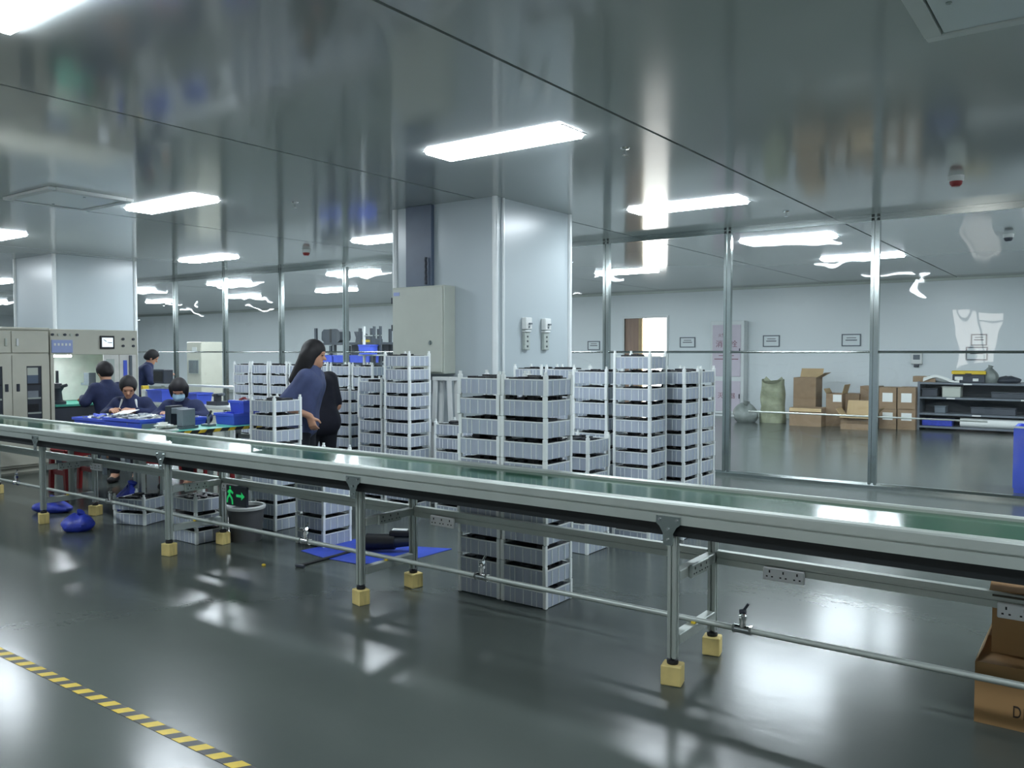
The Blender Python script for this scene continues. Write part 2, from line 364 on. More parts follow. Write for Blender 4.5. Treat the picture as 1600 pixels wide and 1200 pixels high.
# ================================================================ FLOOR TAPE
tp = thing('floor_tape', 'yellow and black striped hazard tape across the floor at bottom left', 'tape', (0, 1.745, 0))
MB().box(-6.2, -1.6, -0.027, 0.027, 0.0, 0.0012).build('tape_base', 'tape_black', tp)
sm_ = MB().add([(-0.045, -0.027, 0.0018), (0.01, -0.027, 0.0018), (0.045, 0.027, 0.0018), (-0.01, 0.027, 0.0018), (-0.045, -0.027, 0.0012), (0.01, -0.027, 0.0012), (0.045, 0.027, 0.0012), (-0.01, 0.027, 0.0012)], [[0, 1, 2, 3], [4, 5, 1, 0], [6, 7, 3, 2]]).mesh('stripe', 'tape_yellow')
x = -6.1
while x < -1.65:
    o = ob('stripe', sm_, tp); o.location = (x, 0, 0); x += 0.107

# ================================================================ CONVEYOR
X0, X1 = -10.1, 1.9
YF, YK = 3.31, 3.752
cv = thing('conveyor', 'long aluminium framed belt conveyor with a green belt', 'conveyor', (-4.0, (YF + YK) / 2, 0))
OX, OY = 4.0, -(YF + YK) / 2
def cvb(mb, name, m, parent=None, smooth=False):
    o = mb.build(name, m, parent or cv, smooth)
    if parent is None or parent is cv: o.location = (OX, OY, 0)
    return o
ZT = 0.806
rf = [(3.258, 0.712), (3.258, 0.752), (3.268, 0.754), (3.268, 0.760), (3.258, 0.762), (3.258, 0.796), (3.262, 0.803), (3.300, 0.806), (3.312, 0.800), (3.312, 0.712)]
cvb(MB().prism(rf, 'x', X0, X1), 'front_rail', 'alu')
cvb(MB().prism([(7.062 - y if False else (3.752 + 3.31 - y), z) for y, z in rf], 'x', X0, X1), 'back_rail', 'alu')
cvb(MB().box(X0, X1, 3.313, 3.749, 0.770, 0.788), 'belt', 'belt')
cvb(MB().box(X0, X1, 3.285, 3.775, 0.655, 0.711), 'return_belt', 'belt_dark')
legp = []
for sx, sy in ((1, 1),):
    w, g, d = 0.019, 0.0045, 0.009
    legp = [(-w, -w), (-g, -w), (-g, -w + d), (g, -w + d), (g, -w), (w, -w), (w, -g), (w - d, -g), (w - d, g), (w, g), (w, w), (g, w), (g, w - d), (-g, w - d), (-g, w), (-w, w), (-w, g), (-w + d, g), (-w + d, -g), (-w, -g)]
leg_me = MB().prism(legp, 'z', 0.115, 0.712).mesh('leg', 'alu')
foot_me = MB().lathe([(0, 0.088), (0.024, 0.088), (0.026, 0.096), (0.024, 0.106), (0.008, 0.108), (0.008, 0.116), (0, 0.116)], 16).mesh('levelling_foot', 'black')
gus = [(-0.056, 0.745), (-0.056, 0.712), (-0.040, 0.700), (-0.024, 0.672), (-0.022, 0.620), (0.022, 0.620), (0.024, 0.672), (0.040, 0.700), (0.056, 0.712), (0.056, 0.745)]
gus_me = MB().prism(gus, 'y', -0.006, 0.0).mesh('gusset_plate', 'steel')
bolt_me = MB().cyl((0, -0.006, 0), (0, 0, 0), 0.006, n=8).mesh('bolt', 'chrome')
legX = [-9.25, -7.31, -5.43, -3.48, -1.535, 0.40]
for lx in legX:
    for ly in (YF, YK):
        o = ob('leg', leg_me, cv); o.location = (lx + OX, ly + OY, 0)
        f = ob('levelling_foot', foot_me, o); 
        sgn = 1 if ly == YF else -1
        g = ob('gusset_plate', gus_me, cv)
        yy = 3.2575 if ly == YF else 3.8045
        g.location = (lx + OX, yy + OY, 0)
        if ly != YF: g.rotation_euler = (0, 0, math.pi)
        for bx, bz in ((-0.04, 0.730), (0.04, 0.730), (0, 0.69), (0, 0.645)):
            b = ob('bolt', bolt_me, g); b.location = (bx, -0.006, bz)
    for z0, z1 in ((0.450, 0.495), (0.168, 0.213)):
        cvb(MB().box(lx - 0.0225, lx + 0.0225, YF + 0.0235, YK - 0.0235, z0, z1, bev=0.003), 'cross_bar', 'alu')
for a, b in zip(legX[:-1], legX[1:]):
    cvb(MB().prism([(YK - 0.018, 0.442), (YK - 0.018, 0.470), (YK - 0.014, 0.472), (YK - 0.014, 0.480), (YK - 0.018, 0.482), (YK - 0.018, 0.505), (YK + 0.018, 0.505), (YK + 0.018, 0.442)], 'x', a + 0.0235, b - 0.0235), 'long_beam', 'alu')
pipe = cvb(MB().cyl((X0, 3.52, 0.2275), (X1, 3.52, 0.2275), 0.0135, n=14), 'air_pipe', 'alu', None, True)
for vx in (-8.3, -6.62, -4.21, -2.76, -1.30):
    v = MB().cyl((-0.035, 0, 0), (0.035, 0, 0), 0.019, n=10).cyl((-0.042, 0, 0), (-0.032, 0, 0), 0.023, n=6).cyl((0.032, 0, 0), (0.042, 0, 0), 0.023, n=6).cyl((0, 0, 0.0), (0, 0, 0.05), 0.014, n=10).cyl((0, 0, 0.045), (0, 0, 0.062), 0.018, n=6).cyl((0, 0, 0.06), (0, 0, 0.085), 0.010, n=8)
    o = v.build('valve', 'chrome', cv, True); o.location = (vx + OX, 3.52 + OY, 0.2275)
    h = MB().cyl((0, 0, 0.078), (0.025, 0, 0.118), 0.006, n=6).cyl((-0.012, 0, 0.075), (0.012, 0, 0.082), 0.012, n=8).build('valve_handle', 'dark_device' if vx == -1.30 else 'chrome', o)
for lx in legX[1:-1]:
    cvb(MB().box(lx - 0.02 + 0.07 - 0.05, lx + 0.02, 3.500, 3.540, 0.2135, 0.222), 'pipe_clip', 'yellow')
# power sockets under the long beam
def socket_mesh(n):
    b = MB().box(0, 0.062 * n, -0.018, 0.0, -0.03, 0.03, bev=0.004); return b.mesh('socket_strip', 'socket_white')
def hole_mesh(n):
    h = MB()
    for k in range(n):
        c = 0.062 * k + 0.031
        h.box(c - 0.003, c + 0.003, -0.020, -0.0185, 0.006, 0.018).box(c - 0.016, c - 0.008, -0.020, -0.0185, -0.014, -0.008).box(c + 0.008, c + 0.016, -0.020, -0.0185, -0.014, -0.008)
    return h.mesh('socket_hole', 'black')
s3, h3 = socket_mesh(3), hole_mesh(3)
s3b = s3.copy(); s3b.materials[0] = M('alu')
for sx in (-7.32, -5.39, -3.31, -1.28, -0.35):
    o = ob('socket_strip', s3, cv); o.location = (sx + OX, YK - 0.019 + OY, 0.440)
    ob('socket_hole', h3, o)
for lx in legX[1:-1]:
    o = ob('socket_strip', s3b, cv); o.location = (lx + OX + 0.0225, 3.42 + OY, 0.473); o.rotation_euler = (0, 0, math.pi / 2)
    ob('socket_hole', h3, o)
# wooden blocks under the feet
for lx in legX:
    for ly, wh in ((YF, 'front'), (YK, 'back')):
        k = legX.index(lx)
        t = thing('wooden_block', f'pale wooden block under the {wh} leg of the {ORD[k]} conveyor leg pair from left', 'block', (lx, ly, 0), random.uniform(-0.35, 0.35), 'wooden blocks under the conveyor')
        w = random.uniform(0.040, 0.046)
        MB().box(-w, w, -w * 0.9, w * 0.9, 0, 0.0875, bev=0.004).build('block_body', 'wood_block', t)
# exit sign hanging under the beam
es = thing('exit_sign', 'small dark exit sign with glowing green running figure and arrow under conveyor', 'sign', (-5.26, 3.721, 0.335))
MB().box(-0.065, 0.175, -0.012, 0.012, -0.02, 0.13, bev=0.004).build('sign_plate', 'shelf_in', es)
mb = MB()
def seg(a, b, r=0.009):
    a = Vector((a[0], -0.0135, a[1])); b = Vector((b[0], -0.0135, b[1])); d = (b - a).normalized(); n = Vector((-d.z, 0, d.x)) * r
    mb.add([a + n, b + n, b - n, a - n], [[0, 1, 2, 3]])
for a, b in (((-0.02, 0.115), (-0.005, 0.115)), ((-0.012, 0.10), (-0.02, 0.06)), ((-0.02, 0.06), (-0.045, 0.035)), ((-0.045, 0.035), (-0.05, 0.0)), ((-0.02, 0.06), (0.01, 0.03)), ((0.01, 0.03), (0.015, -0.01)), ((-0.012, 0.095), (-0.042, 0.075)), ((-0.012, 0.095), (0.022, 0.072))): seg(a, b)
mb.build('running_figure', 'exit_green', es)
mb = MB(); mb.add([(0.06, -0.0135, 0.05), (0.12, -0.0135, 0.05), (0.12, -0.0135, 0.03), (0.16, -0.0135, 0.06), (0.12, -0.0135, 0.09), (0.12, -0.0135, 0.07), (0.06, -0.0135, 0.07)], [[0, 1, 2, 3, 4, 5, 6]])
mb.build('arrow', 'exit_green', es)


# ================================================================ CRATES
CX, CY, CH = 0.318, 0.285, 0.120
def crate_tub():
    b = MB(); a, c, t, h = CX / 2 - 0.006, CY / 2 - 0.006, 0.004, 0.090
    b.box(-a, a, -c, c, 0.004, 0.009)
    b.box(-a, a, -c, -c + t, 0.009, h).box(-a, a, c - t, c, 0.009, h).box(-a, -a + t, -c + t, c - t, 0.009, h).box(a - t, a, -c + t, c - t, 0.009, h)
    return b.mesh('tub', 'crate_wall')
def crate_rim():
    b = MB(); a, c, h = CX / 2 - 0.006, CY / 2 - 0.006, 0.090
    for k in (-0.6, -0.38, 0.38, 0.6, 0.0): b.box(a * k - 0.002, a * k + 0.002, -c - 0.003, -c, 0.006, h - 0.004).box(a * k - 0.002, a * k + 0.002, c, c + 0.003, 0.006, h - 0.004)
    for k in (-0.5, 0.0, 0.5): b.box(a, a + 0.003, c * k - 0.003, c * k + 0.003, 0.006, h - 0.004).box(-a - 0.003, -a, c * k - 0.003, c * k + 0.003, 0.006, h - 0.004)
    a, c = CX / 2 - 0.004, CY / 2 - 0.004
    b.box(-a, a, -c, -c + 0.008, h, h + 0.006).box(-a, a, c - 0.008, c, h, h + 0.006).box(-a, -a + 0.008, -c + 0.008, c - 0.008, h, h + 0.006).box(a - 0.008, a, -c + 0.008, c - 0.008, h, h + 0.006)
    return b.mesh('rim', 'crate_post')
tub_me, rim_me = crate_tub(), crate_rim()
post_me = MB().box(-0.012, 0.012, -0.012, 0.012, 0.0, CH - 0.001, bev=0.003).mesh('corner_post', 'crate_post')
post_top = MB().box(-0.012, 0.012, -0.012, 0.012, 0.0, CH - 0.001, bev=0.003).box(-0.007, 0.007, -0.007, 0.007, CH - 0.001, CH + 0.018).mesh('corner_post', 'crate_post')
def filling(seed):
    r = random.Random(seed); b = MB(); a, c = CX / 2 - 0.018, CY / 2 - 0.018
    b.box(-a, a, -c, c, 0.010, 0.092)
    for k in range(14):
        x, y = r.uniform(-a + 0.03, a - 0.03), r.uniform(-c + 0.03, c - 0.03); w, d = r.uniform(0.012, 0.035), r.uniform(0.012, 0.035)
        b.box(x - w, x + w, y - d, y + d, 0.091, r.uniform(0.096, 0.114))
    return b.mesh('black_parts', 'black_part')
fill_me = [filling(k) for k in range(5)]
crate0 = []
for k in range(5):
    pass
NCR = 0
def crate(x, y, z, rz, label, fi, top=False):
    global NCR
    t = thing('storage_crate', label, 'crate', (x, y, z), rz, 'stacked translucent parts crates'); NCR += 1
    ob('tub', tub_me, t); ob('rim', rim_me, t)
    for sx in (-1, 1):
        for sy in (-1, 1):
            p = ob('corner_post', post_me, t); p.location = (sx * (CX / 2 - 0.012), sy * (CY / 2 - 0.012), 0)
            if top: p.data = post_top
    f = ob('black_parts', fill_me[fi], t); f['kind'] = 'stuff'
    return t
def stack(xr, yf, n, desc, rz=0.0, jit=0.004, swap=False):
    """xr, yf: right front corner on the floor"""
    cx, cy = xr - (CY if swap else CX) / 2, yf + (CX if swap else CY) / 2
    if rz: 
        v = Matrix.Rotation(rz, 2) @ Vector((-CX / 2, CY / 2)); cx, cy = xr + v.x, yf + v.y
    for i in range(n):
        crate(cx + random.uniform(-jit, jit), cy + random.uniform(-jit, jit), i * CH, rz + (math.pi / 2 if swap else 0), f'translucent crate, {ORD[n - 1 - i]} from top of {desc}', random.randrange(5), i == n - 1)
stack(-2.556, 3.842, 11, 'the right half of the nearest double stack')
stack(-2.880, 3.842, 11, 'the left half of the nearest double stack')
stack(-3.01, 5.06, 7, 'the low stack right behind the double stack', swap=True)
stack(-2.776, 5.57, 12, 'the tallest stack at right')
stack(-2.65, 5.89, 11, 'the front one of the rightmost stacks')
stack(-2.64, 6.19, 11, 'the stack behind the rightmost stack')
stack(-3.15, 5.58, 11, 'the stack left of the tallest right stack')
stack(-4.17, 6.20, 11, 'the left stack at the column foot')
stack(-3.84, 6.22, 11, 'the right stack at the column foot')
stack(-4.54, 5.51, 7, 'the low stack left of the double stack')
stack(-5.03, 5.38, 12, 'the tall stack before the grey electrical cabinet')
stack(-5.41, 5.42, 10, 'the stack left of the tall cabinet stack')
stack(-5.45, 4.25, 9, 'the stack in front of the standing woman')
stack(-4.70, 4.10, 6, 'the low stack close behind the conveyor, centre left')
stack(-6.24, 5.80, 9, 'the dim stack behind the bending person')
for k in range(7):
    stack(-8.66 + 0.345 * k + CX, 6.15, 11, f'{ORD[k]} column from left in the long back row')
stack(-6.51, 3.75, 2, 'the two crates under the conveyor at left', rz=math.radians(20))
stack(-5.55, 3.60, 3, 'the three crates under the conveyor by the bucket')

# ================================================================ ELECTRICAL CABINET ON THE COLUMN
t = thing('electrical_cabinet', 'grey steel electrical cabinet mounted on the middle column', 'cabinet', (-5.52, 6.10, 1.24))
MB().box(-0.34, 0.34, -0.07, 0.098, 0, 0.85, bev=0.006).build('cabinet_body', 'cab', t)
MB().box(-0.325, 0.325, -0.088, -0.071, 0.015, 0.835, bev=0.005).build('cabinet_door', 'cab', t)
MB().box(-0.305, -0.225, -0.091, -0.088, 0.765, 0.80).build('name_plate', 'blue_sign', t)
MB().cyl((0.18, -0.094, 0.30), (0.18, -0.088, 0.30), 0.022, n=14).box(0.176, 0.184, -0.100, -0.094, 0.28, 0.32).build('lock', 'steel', t)
for z in (0.15, 0.42, 0.69): MB().cyl((-0.334, -0.085, z), (-0.334, -0.085, z + 0.06), 0.007, n=8).build('hinge', 'dark_device', t)
t = thing('cable_riser', 'dark blue grey cable riser cover above the electrical cabinet', 'riser', (-5.62, 6.17, 2.10))
MB().box(-0.17, 0.17, -0.02, 0.029, 0.0, C - 2.10 - 0.002, bev=0.004).build('riser_cover', 'panel_dark', t)
mb = MB()
for k in range(9): mb.cyl((0.12 + 0.006 * (k % 2), -0.045, 0.012 + 0.03 * k), (0.12 + 0.006 * ((k + 1) % 2), -0.045, 0.042 + 0.03 * k), 0.013, n=8)
mb.build('cable_conduit', 'dark_device', t)
t = thing('white_stand', 'narrow white trestle stand below the electrical cabinet', 'stand', (-5.12, 5.98, 0))
MB().box(-0.12, 0.11, -0.06, 0.06, 1.18, 1.215, bev=0.004).build('stand_top', 'white_plastic', t)
for sx in (-1, 1):
    for sy in (-1, 1):
        MB().prism([(sx * 0.085 - 0.02, 1.18), (sx * 0.085 + 0.02, 1.18), (sx * 0.14 + 0.02, 0), (sx * 0.14 - 0.02, 0)], 'y', sy * 0.05 - 0.012, sy * 0.05 + 0.012).build('leg', 'white_plastic', t)
for z in (0.35, 0.75): MB().box(-0.10, 0.10, -0.010, 0.010, z, z + 0.03).box(-0.12, -0.10, -0.062, 0.062, z, z + 0.03).box(0.10, 0.12, -0.062, 0.062, z, z + 0.03).build('stretcher', 'white_plastic', t)
for yy, wh in ((6.68, 'left'), (7.02, 'right')):
    t = thing('wall_socket', f'white switch box over a grey vertical socket strip, {wh} one on the column', 'socket', (-4.70, yy, 1.47), 0, 'socket boxes on the column')
    MB().box(0.0, 0.055, -0.055, 0.055, 0.20, 0.32, bev=0.008).build('switch_box', 'white_plastic', t)
    MB().box(0.055, 0.075, -0.01, 0.03, 0.25, 0.265).cyl((0.055, 0.0, 0.225), (0.062, 0.0, 0.225), 0.010, n=8).build('switch_lever', 'frame_grey', t)
    MB().box(0.0, 0.035, -0.045, 0.045, 0.0, 0.175, bev=0.005).build('socket_strip', 'alu', t)
    MB().box(0.0, 0.05, -0.05, 0.05, 0.176, 0.192, bev=0.004).build('cover_lip', 'white_plastic', t)
    for z in (0.13, 0.085, 0.035): MB().box(0.036, 0.038, -0.010, 0.012, z - 0.008, z + 0.010).build('socket_hole', 'dark_device', t)

# ================================================================ MACHINES AT LEFT (facing +x)
XM = -10.6
t = thing('machine_cabinet', 'beige four door machine cabinet at the left edge', 'cabinet', (XM, 4.45, 0))
y0, y1 = -0.42, 0.455
MB().box(-0.85, -0.005, y0, y1, 0.06, 1.715, bev=0.008).box(-0.80, -0.05, y0 + 0.05, y1 - 0.05, 0, 0.06).build('cabinet_body', 'cab_beige', t)
MB().box(-0.86, 0.012, y0 - 0.005, y1 + 0.005, 1.715, 1.745, bev=0.005).build('top_plate', 'cab_beige', t)
for a, b, s in ((y0 + 0.01, 0.015, 1), (0.022, y1 - 0.01, -1)):
    d = MB().box(0, 0.018, a, b, 1.44, 1.70, bev=0.004).build('upper_door', 'cab_beige', t)
    hy = (b - 0.06) if s > 0 else (a + 0.06)
    MB().box(0.018, 0.034, hy - 0.012, hy + 0.012, 1.52, 1.61, bev=0.003).build('door_handle', 'white_plastic' if s < 0 else 'cab', d)
    wa, wb_ = (a + 0.05, b - 0.10) if s > 0 else (a + 0.16, b - 0.09)
    d = MB().box(0, 0.018, a, wa, 0.50, 1.41).box(0, 0.018, wb_, b, 0.50, 1.41).box(0, 0.018, wa, wb_, 1.28, 1.41).box(0, 0.018, wa, wb_, 0.50, 0.60).build('lower_door', 'cab_beige', t)
    MB().box(0.002, 0.006, wa, wb_, 0.60, 1.28).build('door_window', 'dark_device', d)
    for z, h_, m_ in ((0.70, 0.02, 'alu'), (0.88, 0.02, 'alu'), (1.05, 0.02, 'black'), (0.90, 0.08, 'grey_tool'), (1.07, 0.10, 'panel_dark'), (0.73, 0.09, 'black_part'), (1.17, 0.09, 'cab')):
        MB().box(0.006, 0.012, wa + 0.01, wb_ - 0.01 - (0.03 if h_ > 0.05 else 0), z, z + h_).build('tooling', m_, d)
    hy = (b - 0.06) if s > 0 else (a + 0.06)
    MB().box(0.018, 0.030, hy - 0.018, hy + 0.018, 0.98, 1.07, bev=0.003).box(0.030, 0.034, hy - 0.010, hy + 0.010, 0.99, 1.06).build('door_latch', 'dark_device', d)
d = MB().box(0, 0.018, y0 + 0.01, y1 - 0.01, 0.09, 0.47, bev=0.004).build('base_door', 'cab_beige', t)
MB().box(0.018, 0.030, 0.36, 0.385, 0.25, 0.32).build('door_handle', 'frame_grey', d)

t = thing('test_machine', 'beige machine with lit work bay, small screen and buttons', 'machine', (XM, 5.485, 0))
y0, y1 = -0.565, 0.565
MB().box(-0.9, 0.0, y0, y1, 1.415, 1.735, bev=0.006).build('control_head', 'cab_beige', t)
MB().box(-0.9, -0.86, y0, y1, 0.06, 1.415).box(-0.86, 0.0, y0, y0 + 0.04, 0.06, 1.415).box(-0.86, 0.0, y1 - 0.03, y1, 0.06, 1.415).build('side_panel', 'cab_beige', t)
MB().box(-0.86, -0.84, y0 + 0.04, y1 - 0.03, 0.80, 1.415).build('bay_back', 'cab_inner', t)
MB().box(-0.86, 0.0, y0 + 0.04, y1 - 0.03, 0.06, 0.77).build('base_body', 'dark_device', t)
MB().box(-0.86, 0.03, y0 + 0.04, y1 - 0.03, 0.77, 0.795).build('green_worktop', 'green_top', t)
MB().box(-0.02, 0.0, 0.10, 0.30, 0.795, 1.415).box(-0.02, 0.0, 0.31, y1 - 0.03, 0.795, 1.415).build('bay_door', 'cab_inner', t)
MB().box(0.001, 0.004, 0.13, 0.24, 1.0, 1.36).build('door_window', 'alu', t)
MB().box(0.001, 0.006, 0.36, 0.41, 0.95, 1.34).build('blue_strip', 'blue_plastic', t)
MB().box(0.001, 0.022, 0.44, 0.475, 0.85, 1.405, bev=0.004).build('door_pull', 'frame_grey', t)
MB().box(0.005, 0.018, -0.555, -0.30, 1.44, 1.60, bev=0.002).build('sign_strip', 'blue_sign', t)
for k in range(5): MB().box(0.019, 0.0205, -0.53 + k * 0.045, -0.505 + k * 0.045, 1.54 - 0.012, 1.54 + 0.018).build('sign_character', 'paper', t)
for k, m_ in enumerate(('dark_device', 'cab', 'dark_device', 'cab', 'dark_device')):
    MB().cyl((0, -0.54 + 0.075 * k, 1.665), (0.02, -0.54 + 0.075 * k, 1.665), 0.016, n=12).build('button', m_, t, True)
for y_, z_ in ((0.36, 1.62), (0.50, 1.62), (0.36, 1.53), (0.50, 1.53)):
    MB().cyl((0, y_, z_), (0.018, y_, z_), 0.017, n=12).build('button', 'dark_device', t, True)
s_ = MB().box(0, 0.018, 0.05, 0.24, 1.49, 1.66, bev=0.004).build('display_bezel', 'black', t)
MB().box(0.018, 0.020, 0.073, 0.217, 1.515, 1.635).build('display', 'screen', s_)
MB().add([(0.021, 0.078, 1.62), (0.021, 0.12, 1.60), (0.021, 0.14, 1.575), (0.021, 0.10, 1.60)], [[0, 1, 2, 3]]).add([(0.021, 0.14, 1.57), (0.021, 0.20, 1.565), (0.021, 0.21, 1.575), (0.021, 0.15, 1.578)], [[0, 1, 2, 3]]).build('display_trace', 'ink', s_)
MB().box(-0.42, -0.30, -0.48, -0.16, 1.385, 1.412, bev=0.005).build('bay_lamp', 'lamp_small', t)
fx = MB().lathe([(0.10, 0), (0.10, 0.03), (0.06, 0.05), (0.05, 0.16), (0.075, 0.20), (0.05, 0.26), (0.02, 0.27), (0.018, 0.42), (0, 0.42)], 14).cyl((-0.06, -0.05, 0.18), (0.12, 0.06, 0.24), 0.02, n=8).build('press_fixture', 'dark_device', t, True); fx.location = (-0.15, -0.42, 0.795)
MB().box(-0.30, -0.10, -0.05, 0.09, 1.02, 1.05).box(-0.22, -0.18, 0.0, 0.04, 0.795, 1.02).box(-0.26, -0.13, -0.03, 0.06, 1.05, 1.18).build('monitor_stand', 'frame_grey', t)

# ================================================================ WORK TABLE WITH BINS
TX0, TX1, TY0, TY1, TZ = -7.12, -6.66, 4.00, 5.12, 0.75; BZ = 0.695
t = thing('work_table', 'assembly table with teal top and yellow black striped edge', 'table', ((TX0 + TX1) / 2, (TY0 + TY1) / 2, 0))
a, b = (TX1 - TX0) / 2, (TY1 - TY0) / 2
MB().box(-a, a, -b, b, TZ - 0.03, TZ, bev=0.003).build('tabletop', 'green_top', t)
MB().box(a + 0.0005, a + 0.006, -b, b, TZ - 0.03, TZ - 0.001).box(-a, a, -b - 0.006, -b - 0.0005, TZ - 0.03, TZ - 0.001).build('edge_band', 'tape_black', t)
for k in range(7):
    yy = -b + 0.04 + k * 0.155
    MB().add([(a + 0.0075, yy, TZ - 0.03), (a + 0.0075, yy + 0.07, TZ - 0.03), (a + 0.0075, yy + 0.10, TZ - 0.001), (a + 0.0075, yy + 0.03, TZ - 0.001)], [[0, 1, 2, 3]]).build('edge_stripe', 'tape_yellow', t)
for sx in (-1, 1):
    for sy in (-1, 1): MB().box(sx * (a - 0.06) - 0.02, sx * (a - 0.06) + 0.02, sy * (b - 0.05) - 0.02, sy * (b - 0.05) + 0.02, 0, TZ - 0.03).build('leg', 'alu', t)
MB().box(-a + 0.05, a - 0.05, b - 0.07, b - 0.03, 0.15, 0.19).build('stretcher', 'alu', t)
MB().box(-a + 0.05, a - 0.05, b - 0.07, b - 0.03, 0.60, 0.64).build('stretcher', 'alu', t)

def open_bin(name, label, cat, x, y, z, w, d, h, m, rz=0.0, taper=0.02, group=None):
    t = thing(name, label, cat, (x, y, z), rz, group); k = 0.006; mb = MB(); w, d = w / 2, d / 2
    lo = [(-w + taper, -d + taper), (w - taper, -d + taper), (w - taper, d - taper), (-w + taper, d - taper)]; hi = [(-w, -d), (w, -d), (w, d), (-w, d)]
    inn = [(-w + k, -d + k), (w - k, -d + k), (w - k, d - k), (-w + k, d - k)]; inl = [(x_ * 0.97, y_ * 0.97) for x_, y_ in lo]
    vs = [(p[0], p[1], 0) for p in lo] + [(p[0], p[1], h) for p in hi] + [(p[0], p[1], h) for p in inn] + [(p[0], p[1], k) for p in inl]
    fs = [[3, 2, 1, 0]] + [[i, (i + 1) % 4, 4 + (i + 1) % 4, 4 + i] for i in range(4)] + [[4 + i, 4 + (i + 1) % 4, 8 + (i + 1) % 4, 8 + i] for i in range(4)] + [[8 + i, 8 + (i + 1) % 4, 12 + (i + 1) % 4, 12 + i] for i in range(4)] + [[12, 13, 14, 15]]
    mb.add(vs, fs); mb.build('bin_shell', m, t)
    r = MB(); r.box(-w - 0.01, w + 0.01, -d - 0.01, -d, h - 0.025, h).box(-w - 0.01, w + 0.01, d, d + 0.01, h - 0.025, h).box(-w - 0.01, -w, -d, d, h - 0.025, h).box(w, w + 0.01, -d, d, h - 0.025, h); r.build('bin_rim', m, t)
    return t
def parts_pile(parent, w, d, z, n, mats, seed):
    r = random.Random(seed)
    for mi, m_ in enumerate(mats):
        mb = MB()
        for k in range(n):
            x, y = r.uniform(-w, w), r.uniform(-d, d); s = r.uniform(0.02, 0.06); a_ = r.uniform(0, 3.1); hz = z + r.uniform(-0.02, 0.03)
            c, s2 = math.cos(a_), math.sin(a_); q = [(-s, -s * 0.6), (s, -s * 0.6), (s, s * 0.6), (-s, s * 0.6)]
            tl = r.uniform(-0.4, 0.4)
            vs = [(x + px_ * c - py_ * s2, y + px_ * s2 + py_ * c, hz + px_ * tl) for px_, py_ in q]; vs += [(v[0], v[1], v[2] + 0.012) for v in vs]
            mb.add(vs, [[3, 2, 1, 0], [4, 5, 6, 7], [0, 1, 5, 4], [1, 2, 6, 5], [2, 3, 7, 6], [3, 0, 4, 7]])
        o = mb.build('small_parts', m_, parent); o['kind'] = 'stuff'
t = thing('bin_trolley', 'low aluminium trolley carrying the blue parts bins before the workers', 'trolley', (-7.77, 4.44, 0))
MB().box(-0.65, 0.65, -0.42, 0.42, BZ - 0.03, BZ, bev=0.003).build('trolley_top', 'shelf_grey', t)
for sx in (-1, 1):
    for sy in (-1, 1): MB().box(sx * 0.60 - 0.02, sx * 0.60 + 0.02, sy * 0.38 - 0.02, sy * 0.38 + 0.02, 0.0, BZ - 0.03).build('leg', 'alu', t)
MB().box(-0.58, 0.58, 0.36, 0.40, 0.2, 0.24).build('stretcher', 'alu', t)
B1 = open_bin('parts_bin', 'wide shallow blue bin of white parts, left on the low trolley', 'bin', -8.06, 4.30, BZ, 0.62, 0.42, 0.11, 'blue_plastic')
MB().box(-0.29, 0.29, -0.19, 0.19, 0.02, 0.075).build('parts_fill', 'grey_tool', B1); parts_pile(B1, 0.26, 0.16, 0.085, 30, ['paper', 'blue_plastic', 'grey_tool'], 1)
B2 = open_bin('parts_bin', 'deep blue bin heaped with white parts, right on the low trolley', 'bin', -7.42, 4.22, BZ, 0.58, 0.32, 0.14, 'blue_plastic', 0.05)
MB().box(-0.29, 0.29, -0.14, 0.14, 0.02, 0.10).build('parts_fill', 'grey_tool', B2); parts_pile(B2, 0.25, 0.11, 0.125, 36, ['paper', 'white_plastic', 'grey_tool'], 2)
B3 = open_bin('parts_bin', 'blue bin behind the heaped bin, before the masked worker', 'bin', -7.50, 4.66, BZ, 0.60, 0.30, 0.12, 'blue_plastic')
MB().box(-0.28, 0.28, -0.13, 0.13, 0.02, 0.08).build('parts_fill', 'panel_dark', B3); parts_pile(B3, 0.24, 0.1, 0.085, 20, ['blue_plastic', 'paper'], 3)
sh = thing('paper_sheet', 'white paper lying on the parts in the blue bin', 'paper', (-7.60, 4.20, BZ + 0.155), 0.3)
MB().add([(-0.10, -0.07, 0.0), (0.10, -0.07, 0.02), (0.11, 0.07, 0.05), (-0.09, 0.07, 0.035), (0.0, 0.0, 0.04), (-0.10, -0.07, 0.003), (0.10, -0.07, 0.023), (0.11, 0.07, 0.053), (-0.09, 0.07, 0.038), (0.0, 0.0, 0.043)], [[0, 1, 4], [1, 2, 4], [2, 3, 4], [3, 0, 4], [5, 6, 9], [6, 7, 9], [7, 8, 9], [8, 5, 9]]).build('sheet', 'paper', sh)
t = thing('press_tool', 'grey steel bench fixture with two uprights on the work table', 'tool', (-6.94, 4.36, TZ), 0.2)
t.scale = (0.85, 0.85, 0.9)
MB().box(-0.14, 0.14, -0.12, 0.12, 0, 0.025).build('base_plate', 'frame_grey', t)
MB().box(-0.13, -0.05, -0.09, 0.09, 0.025, 0.23, bev=0.006).build('upright', 'dark_device', t); MB().box(0.04, 0.13, -0.09, 0.09, 0.025, 0.20, bev=0.006).build('upright', 'grey_tool', t)
MB().box(-0.05, 0.04, -0.08, 0.08, 0.15, 0.21, bev=0.005).build('crosshead', 'grey_tool', t)
t = thing('small_jig', 'small dark hand jig with lever behind the grey bench fixture', 'tool', (-6.92, 4.64, TZ), 0.1)
t.scale = (0.7, 0.7, 0.7)
